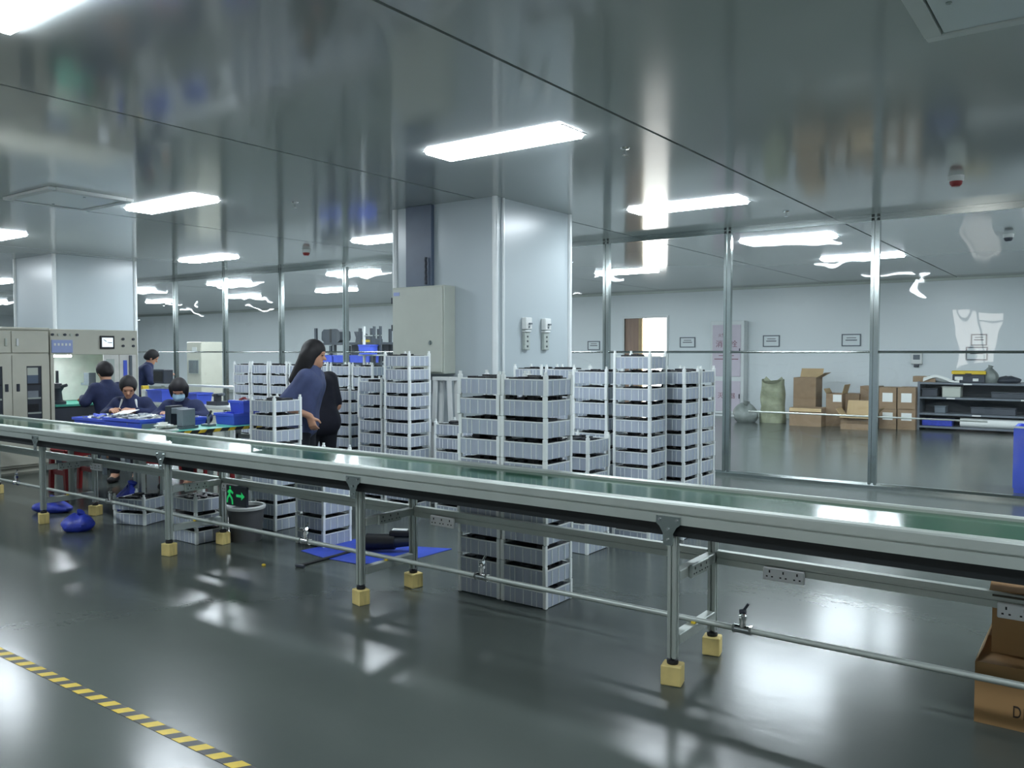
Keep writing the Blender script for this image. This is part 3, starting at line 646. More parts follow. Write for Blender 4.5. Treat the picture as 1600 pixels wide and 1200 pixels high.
MB().box(-0.08, 0.08, -0.06, 0.06, 0, 0.03).cyl((0, 0, 0.03), (0, 0, 0.15), 0.02, n=10).build('jig_body', 'grey_tool', t); MB().cyl((0, 0, 0.13), (0.10, -0.05, 0.19), 0.010, n=8).cyl((0.10, -0.05, 0.19), (0.13, -0.065, 0.205), 0.018, n=8).build('lever', 'black', t)
t = thing('white_tray', 'white tray of small parts at the front edge of the work table', 'tray', (-6.80, 4.12, TZ), 0.0)
MB().box(-0.11, 0.11, -0.07, 0.07, 0, 0.02, bev=0.004).build('tray_base', 'paper', t); parts_pile(t, 0.08, 0.04, 0.03, 10, ['paper', 'cab'], 7)
# bins on the stand right of the table
open_bin('parts_bin', 'lower blue bin of the pair beside the crate stack', 'bin', -6.93, 4.93, TZ, 0.30, 0.22, 0.11, 'blue_plastic', 0, 0.01)
b_ = open_bin('parts_bin', 'upper blue bin of the pair beside the crate stack', 'bin', -6.85, 5.00, TZ + 0.112, 0.22, 0.20, 0.12, 'blue_plastic', 0, 0.01)
parts_pile(b_, 0.07, 0.06, 0.10, 8, ['paper', 'red_plastic'], 9)

# stools
def stool(label, x, y, h, rz=0, m='red_plastic'):
    t = thing('stool', label, 'stool', (x, y, 0), rz)
    MB().box(-0.16, 0.16, -0.16, 0.16, h - 0.03, h, bev=0.012).box(-0.145, 0.145, -0.145, -0.135, h - 0.075, h - 0.03).box(-0.145, 0.145, 0.135, 0.145, h - 0.075, h - 0.03).box(-0.145, -0.135, -0.135, 0.135, h - 0.075, h - 0.03).box(0.135, 0.145, -0.135, 0.135, h - 0.075, h - 0.03).build('seat', m, t)
    MB().cyl((0, 0, h), (0, 0, h + 0.001), 0.03, n=12).build('finger_hole', 'black', t)
    for sx in (-1, 1):
        for sy in (-1, 1):
            MB().prism([(sx * 0.13 - 0.025, h - 0.03), (sx * 0.13 + 0.025, h - 0.03), (sx * 0.17 + 0.02, 0), (sx * 0.17 - 0.02, 0)], 'y', sy * 0.145 - 0.02, sy * 0.145 + 0.02).build('leg', m, t)
    for yy in (-0.145, 0.145): MB().box(-0.14, 0.14, yy - 0.005, yy + 0.005, h * 0.42, h * 0.42 + 0.05).build('stretcher', m, t)
    return t
stool('empty red plastic stool under the conveyor view at left', -8.72, 4.25, 0.46)
stool('red brown plastic stool under the seated woman in the white trimmed jacket', -8.86, 5.32, 0.43, 0.2)
stool('red plastic stool under the masked seated worker', -7.98, 5.40, 0.43, -0.2)
stool('grey high stool under the worker facing the machine', -9.83, 5.22, 0.56, 0.0, 'frame_grey')

# blue bags, mats and the tool on the floor
def blob_bag(name, label, cat, x, y, rx, ry, rz_, m, seed, rot=0.0, knot=True):
    t = thing(name, label, cat, (x, y, 0), rot); r = random.Random(seed); mb = MB(); n, k = 20, 9; vs = []
    ph = [r.uniform(0, 6.28) for _ in range(4)]
    for i in range(k):
        v = i / (k - 1); rad = math.sin(math.pi * (0.18 + 0.78 * v)) ** 0.6
        for j in range(n):
            a_ = 2 * math.pi * j / n; w = 1 + 0.09 * math.sin(3 * a_ + ph[0] + 2 * v) + 0.06 * math.sin(7 * a_ + ph[1] - 5 * v) + r.uniform(-0.03, 0.03)
            vs.append((rx * rad * w * math.cos(a_), ry * rad * w * math.sin(a_), rz_ * v * (1 + 0.12 * math.sin(2 * a_ + ph[2]))))
    fs = [[i * n + j, i * n + (j + 1) % n, (i + 1) * n + (j + 1) % n, (i + 1) * n + j] for i in range(k - 1) for j in range(n)] + [list(range(n))[::-1], [(k - 1) * n + j for j in range(n)]]
    mb.add(vs, fs); mb.build('bag_body', m, t, True)
    if knot: MB().cyl((0, 0, rz_ * 0.95), (0.02, 0.01, rz_ * 1.2), rx * 0.10, rx * 0.28, n=9).build('tied_top', m, t, True)
    return t
blob_bag('plastic_bag', 'blue plastic bag lying behind the back leg block at left', 'bag', -7.78, 3.60, 0.20, 0.12, 0.10, 'blue_bag', 1, 0.3)
blob_bag('plastic_bag', 'round blue plastic bag in front of the wooden block at left', 'bag', -6.78, 3.34, 0.12, 0.12, 0.13, 'blue_bag', 2, 0)
blob_bag('plastic_bag', 'tall blue plastic bag beside the two crates under the conveyor', 'bag', -7.10, 3.96, 0.15, 0.13, 0.24, 'blue_bag', 3, 0)
def flat_mat(label, pts, z=0.004):
    t = thing('plastic_sheet', label, 'sheet', (pts[0][0], pts[0][1], 0)); mb = MB()
    mb.prism([(p[0] - pts[0][0], p[1] - pts[0][1]) for p in pts], 'z', 0.0, z); mb.build('sheet', 'blue_mat', t)
    return t
P_ = [pz(*p) for p in ((505, 872), (470, 861), (558, 842), (612, 852), (706, 858), (640, 876), (560, 882))]
flat_mat('blue plastic sheet spread on the floor under the dark power tool', [(p.x, p.y) for p in P_])
q = pz(605, 862); t = thing('power_tool', 'black cordless power tool lying on the blue sheet', 'tool', (q.x, q.y, 0.004), math.radians(30))
MB().cyl((-0.15, 0, 0.065), (0.06, 0, 0.07), 0.062, 0.055, n=16).build('motor_housing', 'black', t, True)
MB().cyl((0.05, 0, 0.07), (0.22, 0, 0.085), 0.045, 0.036, n=14).build('gear_case', 'dark_device', t, True)
MB().cyl((-0.165, 0, 0.065), (-0.15, 0, 0.065), 0.03, n=12).build('end_cap', 'chrome', t, True)
MB().box(0.02, 0.20, -0.03, 0.03, 0.11, 0.155, bev=0.01).build('handle', 'black', t)
MB().box(0.04, 0.15, -0.026, 0.026, 0.1555, 0.162).build('rating_label', 'paper', t)
a_, b_ = pz(466, 884, 0.012), pz(560, 858, 0.012)
t = thing('floor_rod', 'dark thin rod lying on the floor before the crates', 'rod', (a_.x, a_.y, 0.0)); d_ = b_ - a_
MB().cyl((0, 0, 0.010), (d_.x, d_.y, 0.010), 0.010, n=8).build('rod_shaft', 'black', t, True); MB().cyl((-0.02, 0, 0.012), (0.05, 0.01, 0.012), 0.012, n=8).build('rod_grip', 'dark_device', t, True)
q = pz(412, 884); t = thing('floor_scrap', 'tiny yellow scrap on the floor', 'scrap', (q.x, q.y, 0)); MB().box(-0.012, 0.012, -0.01, 0.01, 0, 0.012, bev=0.003).build('scrap_body', 'yellow', t)

# bucket
q = py(392, 797, 4.0)
t = thing('bucket', 'dark grey bucket with a pale rim under the conveyor', 'bucket', (q.x + 0.02, 3.94, 0))
MB().lathe([(0, 0), (0.115, 0), (0.137, 0.262), (0.133, 0.262), (0.112, 0.012), (0, 0.012)], 32).build('bucket_body', 'bucket', t, True)
MB().lathe([(0.130, 0.244), (0.146, 0.244), (0.149, 0.262), (0.143, 0.272), (0.130, 0.270), (0.130, 0.244)], 32).build('bucket_rim', 'white_plastic', t, True)

# cardboard boxes
def carton(label, x, y, z, w, d, h, m='card', rz=0.0, flaps=(), lab=None, group=None, opn=False):
    """x, y: centre of the base"""
    t = thing('cardboard_box', label, 'box', (x, y, z), rz, group); w, d = w / 2, d / 2; k = 0.006
    b = MB().box(-w, w, -d, -d + k, 0, h).box(-w, w, d - k, d, 0, h).box(-w, -w + k, -d + k, d - k, 0, h).box(w - k, w, -d + k, d - k, 0, h).box(-w + k, w - k, -d + k, d - k, 0, k)
    b.build('box_body', m, t)
    if not opn:
        MB().box(-w, w, -d, -0.002, h, h + k).box(-w, w, 0.002, d, h, h + k).build('box_lid', m, t)
        MB().box(-w - 0.001, w + 0.001, -0.03, 0.03, h + k, h + k + 0.001).build('packing_tape', 'card_light', t)
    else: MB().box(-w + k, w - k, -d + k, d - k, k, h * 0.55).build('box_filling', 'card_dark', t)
    for f in flaps:
        side, ang, ln = f; a_ = math.radians(ang); dy, dz = math.cos(a_) * ln, math.sin(a_) * ln
        if side == 'f': vs = [(-w, -d, h), (w, -d, h), (w, -d - dy, h + dz), (-w, -d - dy, h + dz)]; nn = (0, 0.004, 0.004)
        if side == 'b': vs = [(-w, d, h), (w, d, h), (w, d + dy, h + dz), (-w, d + dy, h + dz)]; nn = (0, -0.004, 0.004)
        if side == 'l': vs = [(-w, -d, h), (-w, d, h), (-w - dy, d, h + dz), (-w - dy, -d, h + dz)]; nn = (0.004, 0, 0.004)
        if side == 'r': vs = [(w, -d, h), (w, d, h), (w + dy, d, h + dz), (w + dy, -d, h + dz)]; nn = (-0.004, 0, 0.004)
        vs2 = [(v[0] + nn[0], v[1] + nn[1], v[2] + nn[2]) for v in vs]
        MB().add(vs + vs2, [[0, 1, 2, 3], [7, 6, 5, 4], [0, 1, 5, 4], [1, 2, 6, 5], [2, 3, 7, 6], [3, 0, 4, 7]]).build('flap', 'card_light' if m == 'card' else m, t)
    if lab:
        for lx_, lz_, lw_, lh_ in lab: MB().box(lx_ - lw_ / 2, lx_ + lw_ / 2, -d - 0.002, -d - 0.0005, lz_ - lh_ / 2, lz_ + lh_ / 2).build('paper_label', 'paper', t)
    return t
bx = carton('large brown cardboard box on the floor at bottom right corner', 0.035, 4.06, 0, 0.90, 0.80, 0.235, 'card_near')
lettering('D', 0.066, 'print', bx, (-0.306, -0.401, 0.070)).scale = (0.62, 1.0, 1.0); MB().box(-0.284, -0.245, -0.402, -0.4005, 0.048, 0.092).build('printed_block', 'print', bx)
MB().add([(-0.45, 0.40, 0.245), (-0.45, -0.40, 0.245), (-0.44, -0.30, 0.26), (-0.42, 0.40, 0.35)], [[0, 1, 2, 3]]).add([(-0.446, 0.40, 0.245), (-0.446, -0.40, 0.245), (-0.436, -0.30, 0.26), (-0.416, 0.40, 0.35)], [[3, 2, 1, 0]]).build('raised_flap', 'card_light', bx)
bx2 = carton('upright brown cardboard box standing on the large corner box', -0.005, 4.055, 0.2425, 0.74, 0.5, 0.315, 'card_near', opn=True, flaps=(('f', -18, 0.12),))
MB().box(-0.36, 0.36, -0.36, -0.352, 0.255, 0.262).build('dark_edge', 'card_dark', bx2)

# ================================================================ BEYOND THE GLASS
# hydrant cabinet
q0, q1 = py(1111, 502, YW - 0.25), py(1163, 502, YW - 0.25); zt = q0.z
t = thing('hydrant_cabinet', 'tall pale pink fire hydrant cabinet with red characters on the far wall', 'cabinet', ((q0.x + q1.x) / 2, YW - 0.14, 0.0)); w = (q1.x - q0.x) / 2
MB().box(-w, w, -0.12, 0.139, 0.06, zt, bev=0.008).box(-w + 0.03, w - 0.03, -0.08, 0.10, 0, 0.06).build('cabinet_body', 'trim', t)
for z0, z1 in ((0.12, 0.80), (0.90, zt - 0.09)):
    d = MB().box(-w + 0.05, w - 0.07, -0.135, -0.121, z0, z1, bev=0.004).build('cabinet_door', 'pink_panel', t)
    MB().box(w - 0.10, w - 0.08, -0.15, -0.136, (z0 + z1) / 2 - 0.05, (z0 + z1) / 2 + 0.05).build('door_handle', 'dark_device', d)
lettering('消火栓', 0.17, 'red_ink', t, (-0.01, -0.137, 1.62))
lettering('火警119', 0.09, 'red_ink', t, (-0.05, -0.137, 1.82)); lettering('灭火器', 0.14, 'red_ink', t, (0.0, -0.137, 0.46))
MB().box(-w + 0.1, w - 0.12, -0.1365, -0.1355, 1.28, 1.30).box(-w + 0.2, w - 0.22, -0.1365, -0.1355, 1.36, 1.375).build('small_print', 'red_ink', t)
# notices in frames
for (x0, yt, x1, yb, lab) in ((918, 533, 937, 547, 'thin framed notice left of the bright doorway'), (1062, 527, 1086, 543, 'thin framed notice between doorway and hydrant cabinet'), (1192, 524, 1218, 542, 'thin framed notice right of the hydrant cabinet'), (1315, 522, 1345, 541, 'thin framed notice left of the thick right post'), (1517, 522, 1542, 540, 'upper framed notice of the pair at far right'), (1509, 542, 1543, 563, 'lower framed notice of the pair at far right')):
    a, b = py(x0, yt, YW - 0.02), py(x1, yb, YW - 0.02); w, h = (b.x - a.x) / 2, (a.z - b.z) / 2
    t = thing('wall_notice', lab, 'notice', ((a.x + b.x) / 2, YW - 0.011, (a.z + b.z) / 2), 0, 'framed notices on the far wall'); k = 0.022
    MB().box(-w, w, -0.009, 0.010, -h, -h + k).box(-w, w, -0.009, 0.010, h - k, h).box(-w, -w + k, -0.009, 0.010, -h + k, h - k).box(w - k, w, -0.009, 0.010, -h + k, h - k).build('frame', 'frame_grey', t)
    MB().box(-w + k, w - k, 0.0, 0.009, -h + k, h - k).build('sheet', 'wall', t)
    MB().box(-w * 0.6, w * 0.6, -0.002, -0.0005, -0.01, 0.01).box(-w * 0.5, w * 0.5, -0.002, -0.0005, 0.04, 0.055).build('text_lines', 'ink', t)
a, b = py(1424, 552, YW - 0.05), py(1441, 569, YW - 0.05)
t = thing('wall_panel_device', 'white wall display box with grey screen at right', 'device', ((a.x + b.x) / 2, YW - 0.04, (a.z + b.z) / 2)); w, h = (b.x - a.x) / 2, (a.z - b.z) / 2
MB().box(-w, w, -0.04, 0.039, -h, h, bev=0.008).build('device_case', 'white_plastic', t); MB().box(-w + 0.04, w - 0.04, -0.043, -0.0405, -h + 0.09, h - 0.03).build('device_screen', 'frame_grey', t)
MB().box(-0.05, 0.04, -0.03, 0.02, -h - 0.06, -h - 0.001).build('probe', 'dark_device', t)

# cartons, sack and bag along the far wall
def carton_px(label, x0, x1, yt, yb, Y, d, z=None, **kw):
    a, b = py(x0, yb, Y), py(x1, yb, Y); z = max(0.0, (a.z + b.z) / 2) if z is None else z
    ztop = py((x0 + x1) / 2, yt, Y).z
    return carton(label, (a.x + b.x) / 2, Y + d / 2, z, b.x - a.x, d, ztop - z, **kw)
carton_px('low closed brown box at the left end of the box row', 1233, 1283, 638, 668, 16.45, 0.5, z=0, flaps=(('f', -70, 0.07),))
carton_px('tall narrow brown box rising behind the low closed box', 1239, 1274, 590, 660, 17.0, 0.45, z=0, opn=True, flaps=(('r', 30, 0.2), ('b', 60, 0.2)))
carton_px('brown box with dark open top and white label', 1290, 1315, 615, 667, 16.75, 0.42, z=0, opn=True, flaps=(('r', 75, 0.18), ('l', 60, 0.1)), lab=((0.06, 0.55, 0.16, 0.14),))
carton_px('plain brown box behind the open flapped box', 1315, 1342, 616, 664, 17.0, 0.5, z=0)
carton_px('brown box half hidden behind the thick right post', 1343, 1372, 604, 664, 17.1, 0.45, z=0)
carton_px('wide open box with pale flaps in front of the row', 1313, 1360, 651, 675, 16.25, 0.42, z=0, opn=True, flaps=(('b', 65, 0.30), ('l', 55, 0.16), ('r', 45, 0.22), ('f', -10, 0.12)))
zz = py(1400, 640, 16.9).z
carton_px('lower left labelled box of the four by the shelf', 1373, 1400, 640, 670, 16.8, 0.5, z=0, lab=((0.0, 0.24, 0.18, 0.14),))
carton_px('lower right labelled box of the four by the shelf', 1402, 1430, 640, 670, 16.8, 0.5, z=0, lab=((0.0, 0.24, 0.18, 0.14),))
zl = 0.012 + py(1386, 640, 16.8).z
for nm, x0, x1 in (('upper left labelled box of the four by the shelf', 1373, 1400), ('upper right labelled box of the four by the shelf', 1402, 1430)):
    carton_px(nm, x0, x1, 606, 640, 16.8, 0.5, z=zl, lab=((0.0, 0.22, 0.18, 0.17),))
q = py(1206, 660, 16.9); zt = py(1206, 596, 16.9).z
t = thing('woven_sack', 'tall wrinkled green woven sack against the far wall', 'sack', (q.x, 16.95, 0)); mb = MB(); n, k = 24, 14; vs = []
for i in range(k):
    v = i / (k - 1)
    for j in range(n):
        a_ = 2 * math.pi * j / n; cx_, sy_ = math.cos(a_), math.sin(a_); p_ = 0.6
        X_ = 0.24 * math.copysign(abs(cx_) ** p_, cx_) * (1 + 0.05 * math.sin(11 * v + 2 * a_)) ; Y_ = 0.16 * math.copysign(abs(sy_) ** p_, sy_) * (1 + 0.12 * math.sin(17 * v + 3 * a_))
        vs.append((X_ * (1.05 - 0.12 * v), Y_, zt * v + (0.05 * math.cos(2 * a_) if i == k - 1 else 0)))
mb.add(vs, [[i * n + j, i * n + (j + 1) % n, (i + 1) * n + (j + 1) % n, (i + 1) * n + j] for i in range(k - 1) for j in range(n)] + [list(range(n))[::-1], [(k - 1) * n + j for j in range(n)]])
mb.build('sack_body', 'sack', t, True)
MB().add([(-0.23, 0, zt + 0.0), (-0.15, 0.02, zt + 0.10), (-0.05, 0.02, zt + 0.01), (0.05, 0.0, zt), (0.17, 0.02, zt + 0.10), (0.23, 0, zt + 0.02), (0.2, 0.05, zt - 0.05), (-0.2, 0.05, zt - 0.05)], [[0, 1, 2, 7], [2, 3, 6, 7], [3, 4, 5, 6]]).build('sack_corners', 'sack', t)
q = py(1170, 658, 16.8); blob_bag('grey_bag', 'slumped grey plastic bag beside the hydrant cabinet', 'bag', q.x - 0.05, 16.75, 0.25, 0.22, 0.36, 'bag_grey', 8)

# shelf unit at far right
SX0, SX1 = py(1433, 640, 16.95).x, py(1433, 640, 16.95).x + 2.35; SZ = 0.90
t = thing('shelf_unit', 'long low grey steel shelf unit against the far wall', 'shelf', ((SX0 + SX1) / 2, 17.25, 0)); w = (SX1 - SX0) / 2
for x_ in (-w, w - 0.04): MB().box(x_, x_ + 0.04, -0.30, 0.30, 0, SZ).build('side_panel', 'shelf_grey', t)
MB().box(-w + 0.04, w - 0.04, 0.28, 0.30, 0, SZ).build('back_panel', 'shelf_in', t)
for z in (0.06, 0.30, 0.60, SZ - 0.03):
    MB().box(-w + 0.04, w - 0.04, -0.30, 0.28, z - 0.015, z + 0.02).build('shelf_board', 'shelf_grey', t)
for lx_, z in ((-0.35, 0.865), (-0.62, 0.60), (0.55, 0.60), (-0.2, 0.30)): MB().box(lx_ - 0.07, lx_ + 0.07, -0.303, -0.3005, z - 0.012, z + 0.012).build('shelf_label', 'paper', t)
def sbox(name, label, cat, x, y, z, w_, d_, h_, m):
    t = thing(name, label, cat, (x, y, z)); MB().box(-w_ / 2, w_ / 2, -d_ / 2, d_ / 2, 0, h_, bev=0.01).build('box_body', m, t); MB().box(-w_ / 2 - 0.008, w_ / 2 + 0.008, -d_ / 2 - 0.008, d_ / 2 + 0.008, h_, h_ + 0.015).build('box_lid', m, t); return t
cxs = (SX0 + SX1) / 2
sbox('storage_box', 'olive box on the upper shelf of the grey unit', 'box', cxs - 0.62, 17.15, 0.62, 0.30, 0.3, 0.18, 'cab')
sbox('storage_box', 'dark box at left on the upper shelf of the grey unit', 'box', cxs - 0.98, 17.15, 0.62, 0.26, 0.3, 0.14, 'dark_device')
sbox('storage_box', 'wide dark box at right on the upper shelf of the grey unit', 'box', cxs + 0.42, 17.15, 0.62, 0.8, 0.3, 0.10, 'shelf_in')
sbox('storage_box', 'small grey box on the middle shelf of the grey unit', 'box', cxs - 0.80, 17.15, 0.32, 0.18, 0.3, 0.12, 'frame_grey')
sbox('storage_box', 'wide dark box on the middle shelf of the grey unit', 'box', cxs + 0.05, 17.15, 0.32, 0.7, 0.3, 0.12, 'shelf_in')
sbox('storage_box', 'blue box on the bottom shelf of the grey unit', 'box', cxs - 0.85, 17.15, 0.08, 0.5, 0.3, 0.12, 'blue_bag')
t = thing('material_roll', 'long pale roll lying on the bottom shelf of the grey unit', 'roll', (cxs + 0.25, 17.08, 0.165)); MB().cyl((-0.72, 0, 0), (0.72, 0, 0), 0.085, n=18).build('roll_body', 'paper', t, True); MB().cyl((0.72, 0, 0), (0.74, 0, 0), 0.04, n=12).build('roll_core', 'card', t, True)
q = py(1514, 606, 17.1)
t = thing('toolbox', 'black toolbox with bright yellow lid on top of the grey shelf unit', 'toolbox', (q.x, 17.15, SZ - 0.008)); MB().box(-0.26, 0.26, -0.15, 0.15, 0, 0.15, bev=0.012).build('toolbox_body', 'dark_device', t); MB().box(-0.275, 0.275, -0.16, 0.16, 0.151, 0.215, bev=0.01).build('toolbox_lid', 'yellow', t)
MB().box(-0.22, -0.09, -0.153, -0.1505, 0.05, 0.11).box(0.07, 0.16, -0.153, -0.1505, 0.03, 0.08).build('toolbox_label', 'paper', t); MB().box(-0.05, 0.05, -0.17, -0.161, 0.12, 0.17).build('toolbox_latch', 'black', t)
q = py(1445, 608, 17.1); carton('flat brown box at the left end of the shelf top', q.x, 17.15, SZ - 0.009, 0.38, 0.3, 0.10)
q = py(1472, 608, 17.1); t = thing('crumpled_cloth', 'crumpled white sheet beside the yellow lidded toolbox', 'cloth', (q.x, 17.1, SZ - 0.008))
mb = MB(); n = 9; vs = []
for i in range(n):
    for j in range(6):
        u, v = i / (n - 1), j / 5; vs.append((-0.30 + 0.6 * u, -0.14 + 0.28 * v, 0.06 + 0.07 * math.sin(5 * u + 2 * v) * (0.4 + u) + 0.20 * max(0, u - 0.55) + 0.03 * math.sin(9 * v + 4 * u)))
vs += [(x_, y_, max(0.0, z_ - 0.05)) for x_, y_, z_ in vs]; N = n * 6
mb.add(vs, [[i * 6 + j, (i + 1) * 6 + j, (i + 1) * 6 + j + 1, i * 6 + j + 1] for i in range(n - 1) for j in range(5)] + [[N + i * 6 + j + 1, N + (i + 1) * 6 + j + 1, N + (i + 1) * 6 + j, N + i * 6 + j] for i in range(n - 1) for j in range(5)] + [[i * 6, N + i * 6, N + (i + 1) * 6, (i + 1) * 6] for i in range(n - 1)])
mb.build('sheet', 'paper', t, True)
q = py(1545, 606, 17.1); blob_bag('clear_bag', 'pale green plastic bag right of the yellow lidded toolbox', 'bag', q.x, 17.15, 0.16, 0.13, 0.26, 'bag_grey', 5).location.z = SZ - 0.008
q = py(1575, 610, 17.1); blob_bag('dark_bag', 'low dark grey bag at the right end of the shelf top', 'bag', q.x, 17.15, 0.2, 0.14, 0.12, 'dark_device', 6, knot=False).location.z = SZ - 0.008
q = py(1584, 667, 9.9)
t = thing('blue_pallet_box', 'blue plastic pallet box behind the glass at the right edge', 'bin', (q.x + 0.36, 10.15, 0)); zt = q.z
MB().box(-0.36, 0.36, -0.25, -0.22, 0.05, zt).box(-0.36, 0.36, 0.22, 0.25, 0.05, zt).box(-0.36, -0.33, -0.22, 0.22, 0.05, zt).box(0.33, 0.36, -0.22, 0.22, 0.05, zt).box(-0.33, 0.33, -0.22, 0.22, 0.05, 0.08).build('box_wall', 'blue_plastic', t)
MB().box(-0.365, 0.365, -0.256, -0.245, zt - 0.012, zt + 0.008).box(-0.365, 0.365, 0.245, 0.256, zt - 0.012, zt + 0.008).build('top_edge', 'trim', t)
for sx in (-0.3, 0.3): MB().box(sx - 0.05, sx + 0.05, -0.24, 0.24, 0, 0.05).build('skid', 'blue_plastic', t)

# floor standing air conditioner, workbench and rack at left, behind the glass
q = py(314, 550, 11.0)
t = thing('air_conditioner', 'tall beige floor standing air conditioner behind the glass', 'air conditioner', (q.x - 0.28, 11.28, 0)); zt = py(314, 534, 11.0).z
MB().box(-0.28, 0.28, -0.28, 0.28, 0, zt, bev=0.015).build('case', 'cab_beige', t)
MB().box(-0.20, 0.20, -0.288, -0.2805, 0.95, 1.28).build('vent_frame', 'cab', t)
for k in range(7): MB().box(-0.18 + 0.055 * k, -0.15 + 0.055 * k, -0.296, -0.2885, 0.97, 1.26).build('louver', 'frame_grey', t)
MB().box(-0.06, 0.12, -0.286, -0.2805, 1.45, 1.56).build('control_panel', 'white_plastic', t)
MB().box(0.12, 0.22, -0.286, -0.2805, 0.3, 0.36).build('label_plate', 'white_plastic', t)
BY = 6.75; zt = 0.74
qa, qb = py(205, 632, BY - 0.25), py(362, 632, BY - 0.25)
t = thing('rear_bench', 'long pale workbench in front of the glass behind the seated workers', 'bench', ((qa.x + qb.x) / 2, BY, 0)); w = (qb.x - qa.x) / 2
MB().box(-w, w, -0.28, 0.28, zt - 0.04, zt, bev=0.004).build('bench_top', 'trim', t)
for sx in (-w + 0.05, w - 0.05):
    for sy in (-0.24, 0.24): MB().box(sx - 0.02, sx + 0.02, sy - 0.02, sy + 0.02, 0, zt - 0.04).build('leg', 'alu', t)
MB().box(-w, w, 0.12, 0.30, 0.955, 0.98).build('rear_shelf', 'trim', t)
for sx in (-w + 0.02, w - 0.02): MB().box(sx - 0.015, sx + 0.015, 0.22, 0.26, zt, 0.955).build('shelf_post', 'alu', t)
for (x0, x1, yt, lab) in ((240, 263, 608, 'blue bin on the rear bench, nearer the machine'), (299, 318, 613, 'blue bin on the rear bench, just right of the masked worker')):
    a, b = py(x0, 630, BY - 0.1), py(x1, 630, BY - 0.1); open_bin('parts_bin', lab, 'bin', (a.x + b.x) / 2, BY - 0.08, zt, b.x - a.x, 0.24, py(x0, yt, BY - 0.1).z - zt, 'blue_plastic', 0, 0.015)
q = py(254, 590, BY + 0.2); t = thing('dark_monitor', 'dark equipment box on the shelf of the rear bench', 'device', (q.x, BY + 0.21, 0.981))
MB().box(-0.14, 0.14, -0.08, 0.08, 0.0, 0.21, bev=0.01).build('device_case', 'dark_device', t); MB().box(-0.12, 0.12, -0.085, -0.0805, 0.03, 0.18).build('device_face', 'black', t)
q = py(232, 620, BY - 0.1); t = thing('white_device', 'small white device with yellow tag on the rear bench', 'device', (q.x, BY - 0.1, zt)); MB().box(-0.06, 0.05, -0.08, 0.08, 0, 0.17, bev=0.01).build('device_case', 'white_plastic', t); MB().box(-0.11, -0.065, -0.05, 0.05, 0, 0.22, bev=0.005).build('yellow_tag', 'yellow', t)
q = py(340, 622, BY - 0.1); t = thing('bench_tool', 'dark small machine at the right end of the rear bench', 'tool', (q.x, BY - 0.1, zt)); MB().box(-0.12, 0.12, -0.09, 0.09, 0, 0.05).box(-0.03, 0.03, -0.04, 0.04, 0.05, 0.15).build('tool_base', 'dark_device', t); MB().cyl((-0.10, 0, 0.13), (0.14, 0, 0.15), 0.022, n=8).build('tool_arm', 'frame_grey', t)

RY = 12.6
def rx(x): return py(x, 550, RY).x
t = thing('storage_rack', 'dark steel storage rack behind the glass left of the middle column', 'rack', ((rx(492) + rx(592)) / 2, RY + 0.3, 0)); RX = (rx(492) + rx(592)) / 2
for x_ in (493, 516, 562, 580): 
    for dy in (-0.28, 0.28): MB().box(rx(x_) - RX - 0.03, rx(x_) - RX + 0.03, dy - 0.025, dy + 0.025, 0, py(x_, 513 if x_ != 516 else 540, RY).z).build('upright', 'rack', t)
for z in (0.35, 0.80, 1.22, 1.66): MB().box(rx(492) - RX, rx(594) - RX, -0.30, 0.30, z - 0.05, z).build('shelf_board', 'rack', t)
MB().box(rx(520) - RX, rx(592) - RX, 0.26, 0.28, 1.24, 1.62).build('back_sheet', 'shelf_grey', t)
MB().cyl((rx(506) - RX, -0.25, 1.30), (rx(517) - RX, -0.25, 1.60), 0.012, n=6).build('brace', 'rack', t)
mb = MB(); w_ = (rx(527) - rx(498)) / 2
poly = [(-w_, 0.10), (-w_ * 0.97, 0.06), (-w_ * 0.7, 0.0), (w_ * 0.7, 0.0), (w_ * 0.97, 0.06), (w_, 0.12), (w_ * 0.97, 0.24), (w_ * 0.75, 0.30), (-w_ * 0.75, 0.30), (-w_ * 0.97, 0.24)]
t = thing('dark_bundle', 'rounded dark bundle on top of the storage rack', 'bundle', (rx(512), RY + 0.25, 1.66)); mb.prism(poly, 'y', -0.16, 0.16); mb.build('bundle_body', 'rack', t, True); MB().box(-0.03, 0.03, -0.165, 0.165, 0.0, 0.305).build('strap', 'black', t)
t = thing('folded_sheet', 'dark sheet with yellow lining on top of the storage rack', 'sheet', (rx(566), RY + 0.25, 1.66)); 
MB().prism([(-0.32, 0.0), (0.22, 0.0), (0.22, 0.07), (-0.10, 0.10), (-0.36, 0.24), (-0.30, 0.10)], 'y', -0.15, 0.15).build('sheet_body', 'rack', t); MB().prism([(-0.22, 0.001), (0.20, 0.001), (0.20, 0.05), (-0.10, 0.06)], 'y', -0.165, -0.151).build('yellow_lining', 'yellow', t)
t = thing('white_post_rack', 'slim white post rack beside the middle column behind the glass', 'rack', (rx(600), RY - 0.4, 0))
for dx in (-0.18, 0.12, 0.30): MB().box(dx - 0.022, dx + 0.022, -0.02, 0.02, 0, 1.98).build('upright', 'white_plastic' if dx < 0 else 'rack', t)
MB().box(-0.2, 0.34, -0.15, 0.15, 1.37, 1.40).box(-0.2, 0.34, -0.01, 0.01, 1.78, 1.80).build('shelf_board', 'alu', t)
open_bin('parts_bin', 'blue bin on the slim white post rack', 'bin', rx(600) + 0.07, RY - 0.53, 1.40, 0.34, 0.22, 0.20, 'blue_plastic', 0, 0.01)
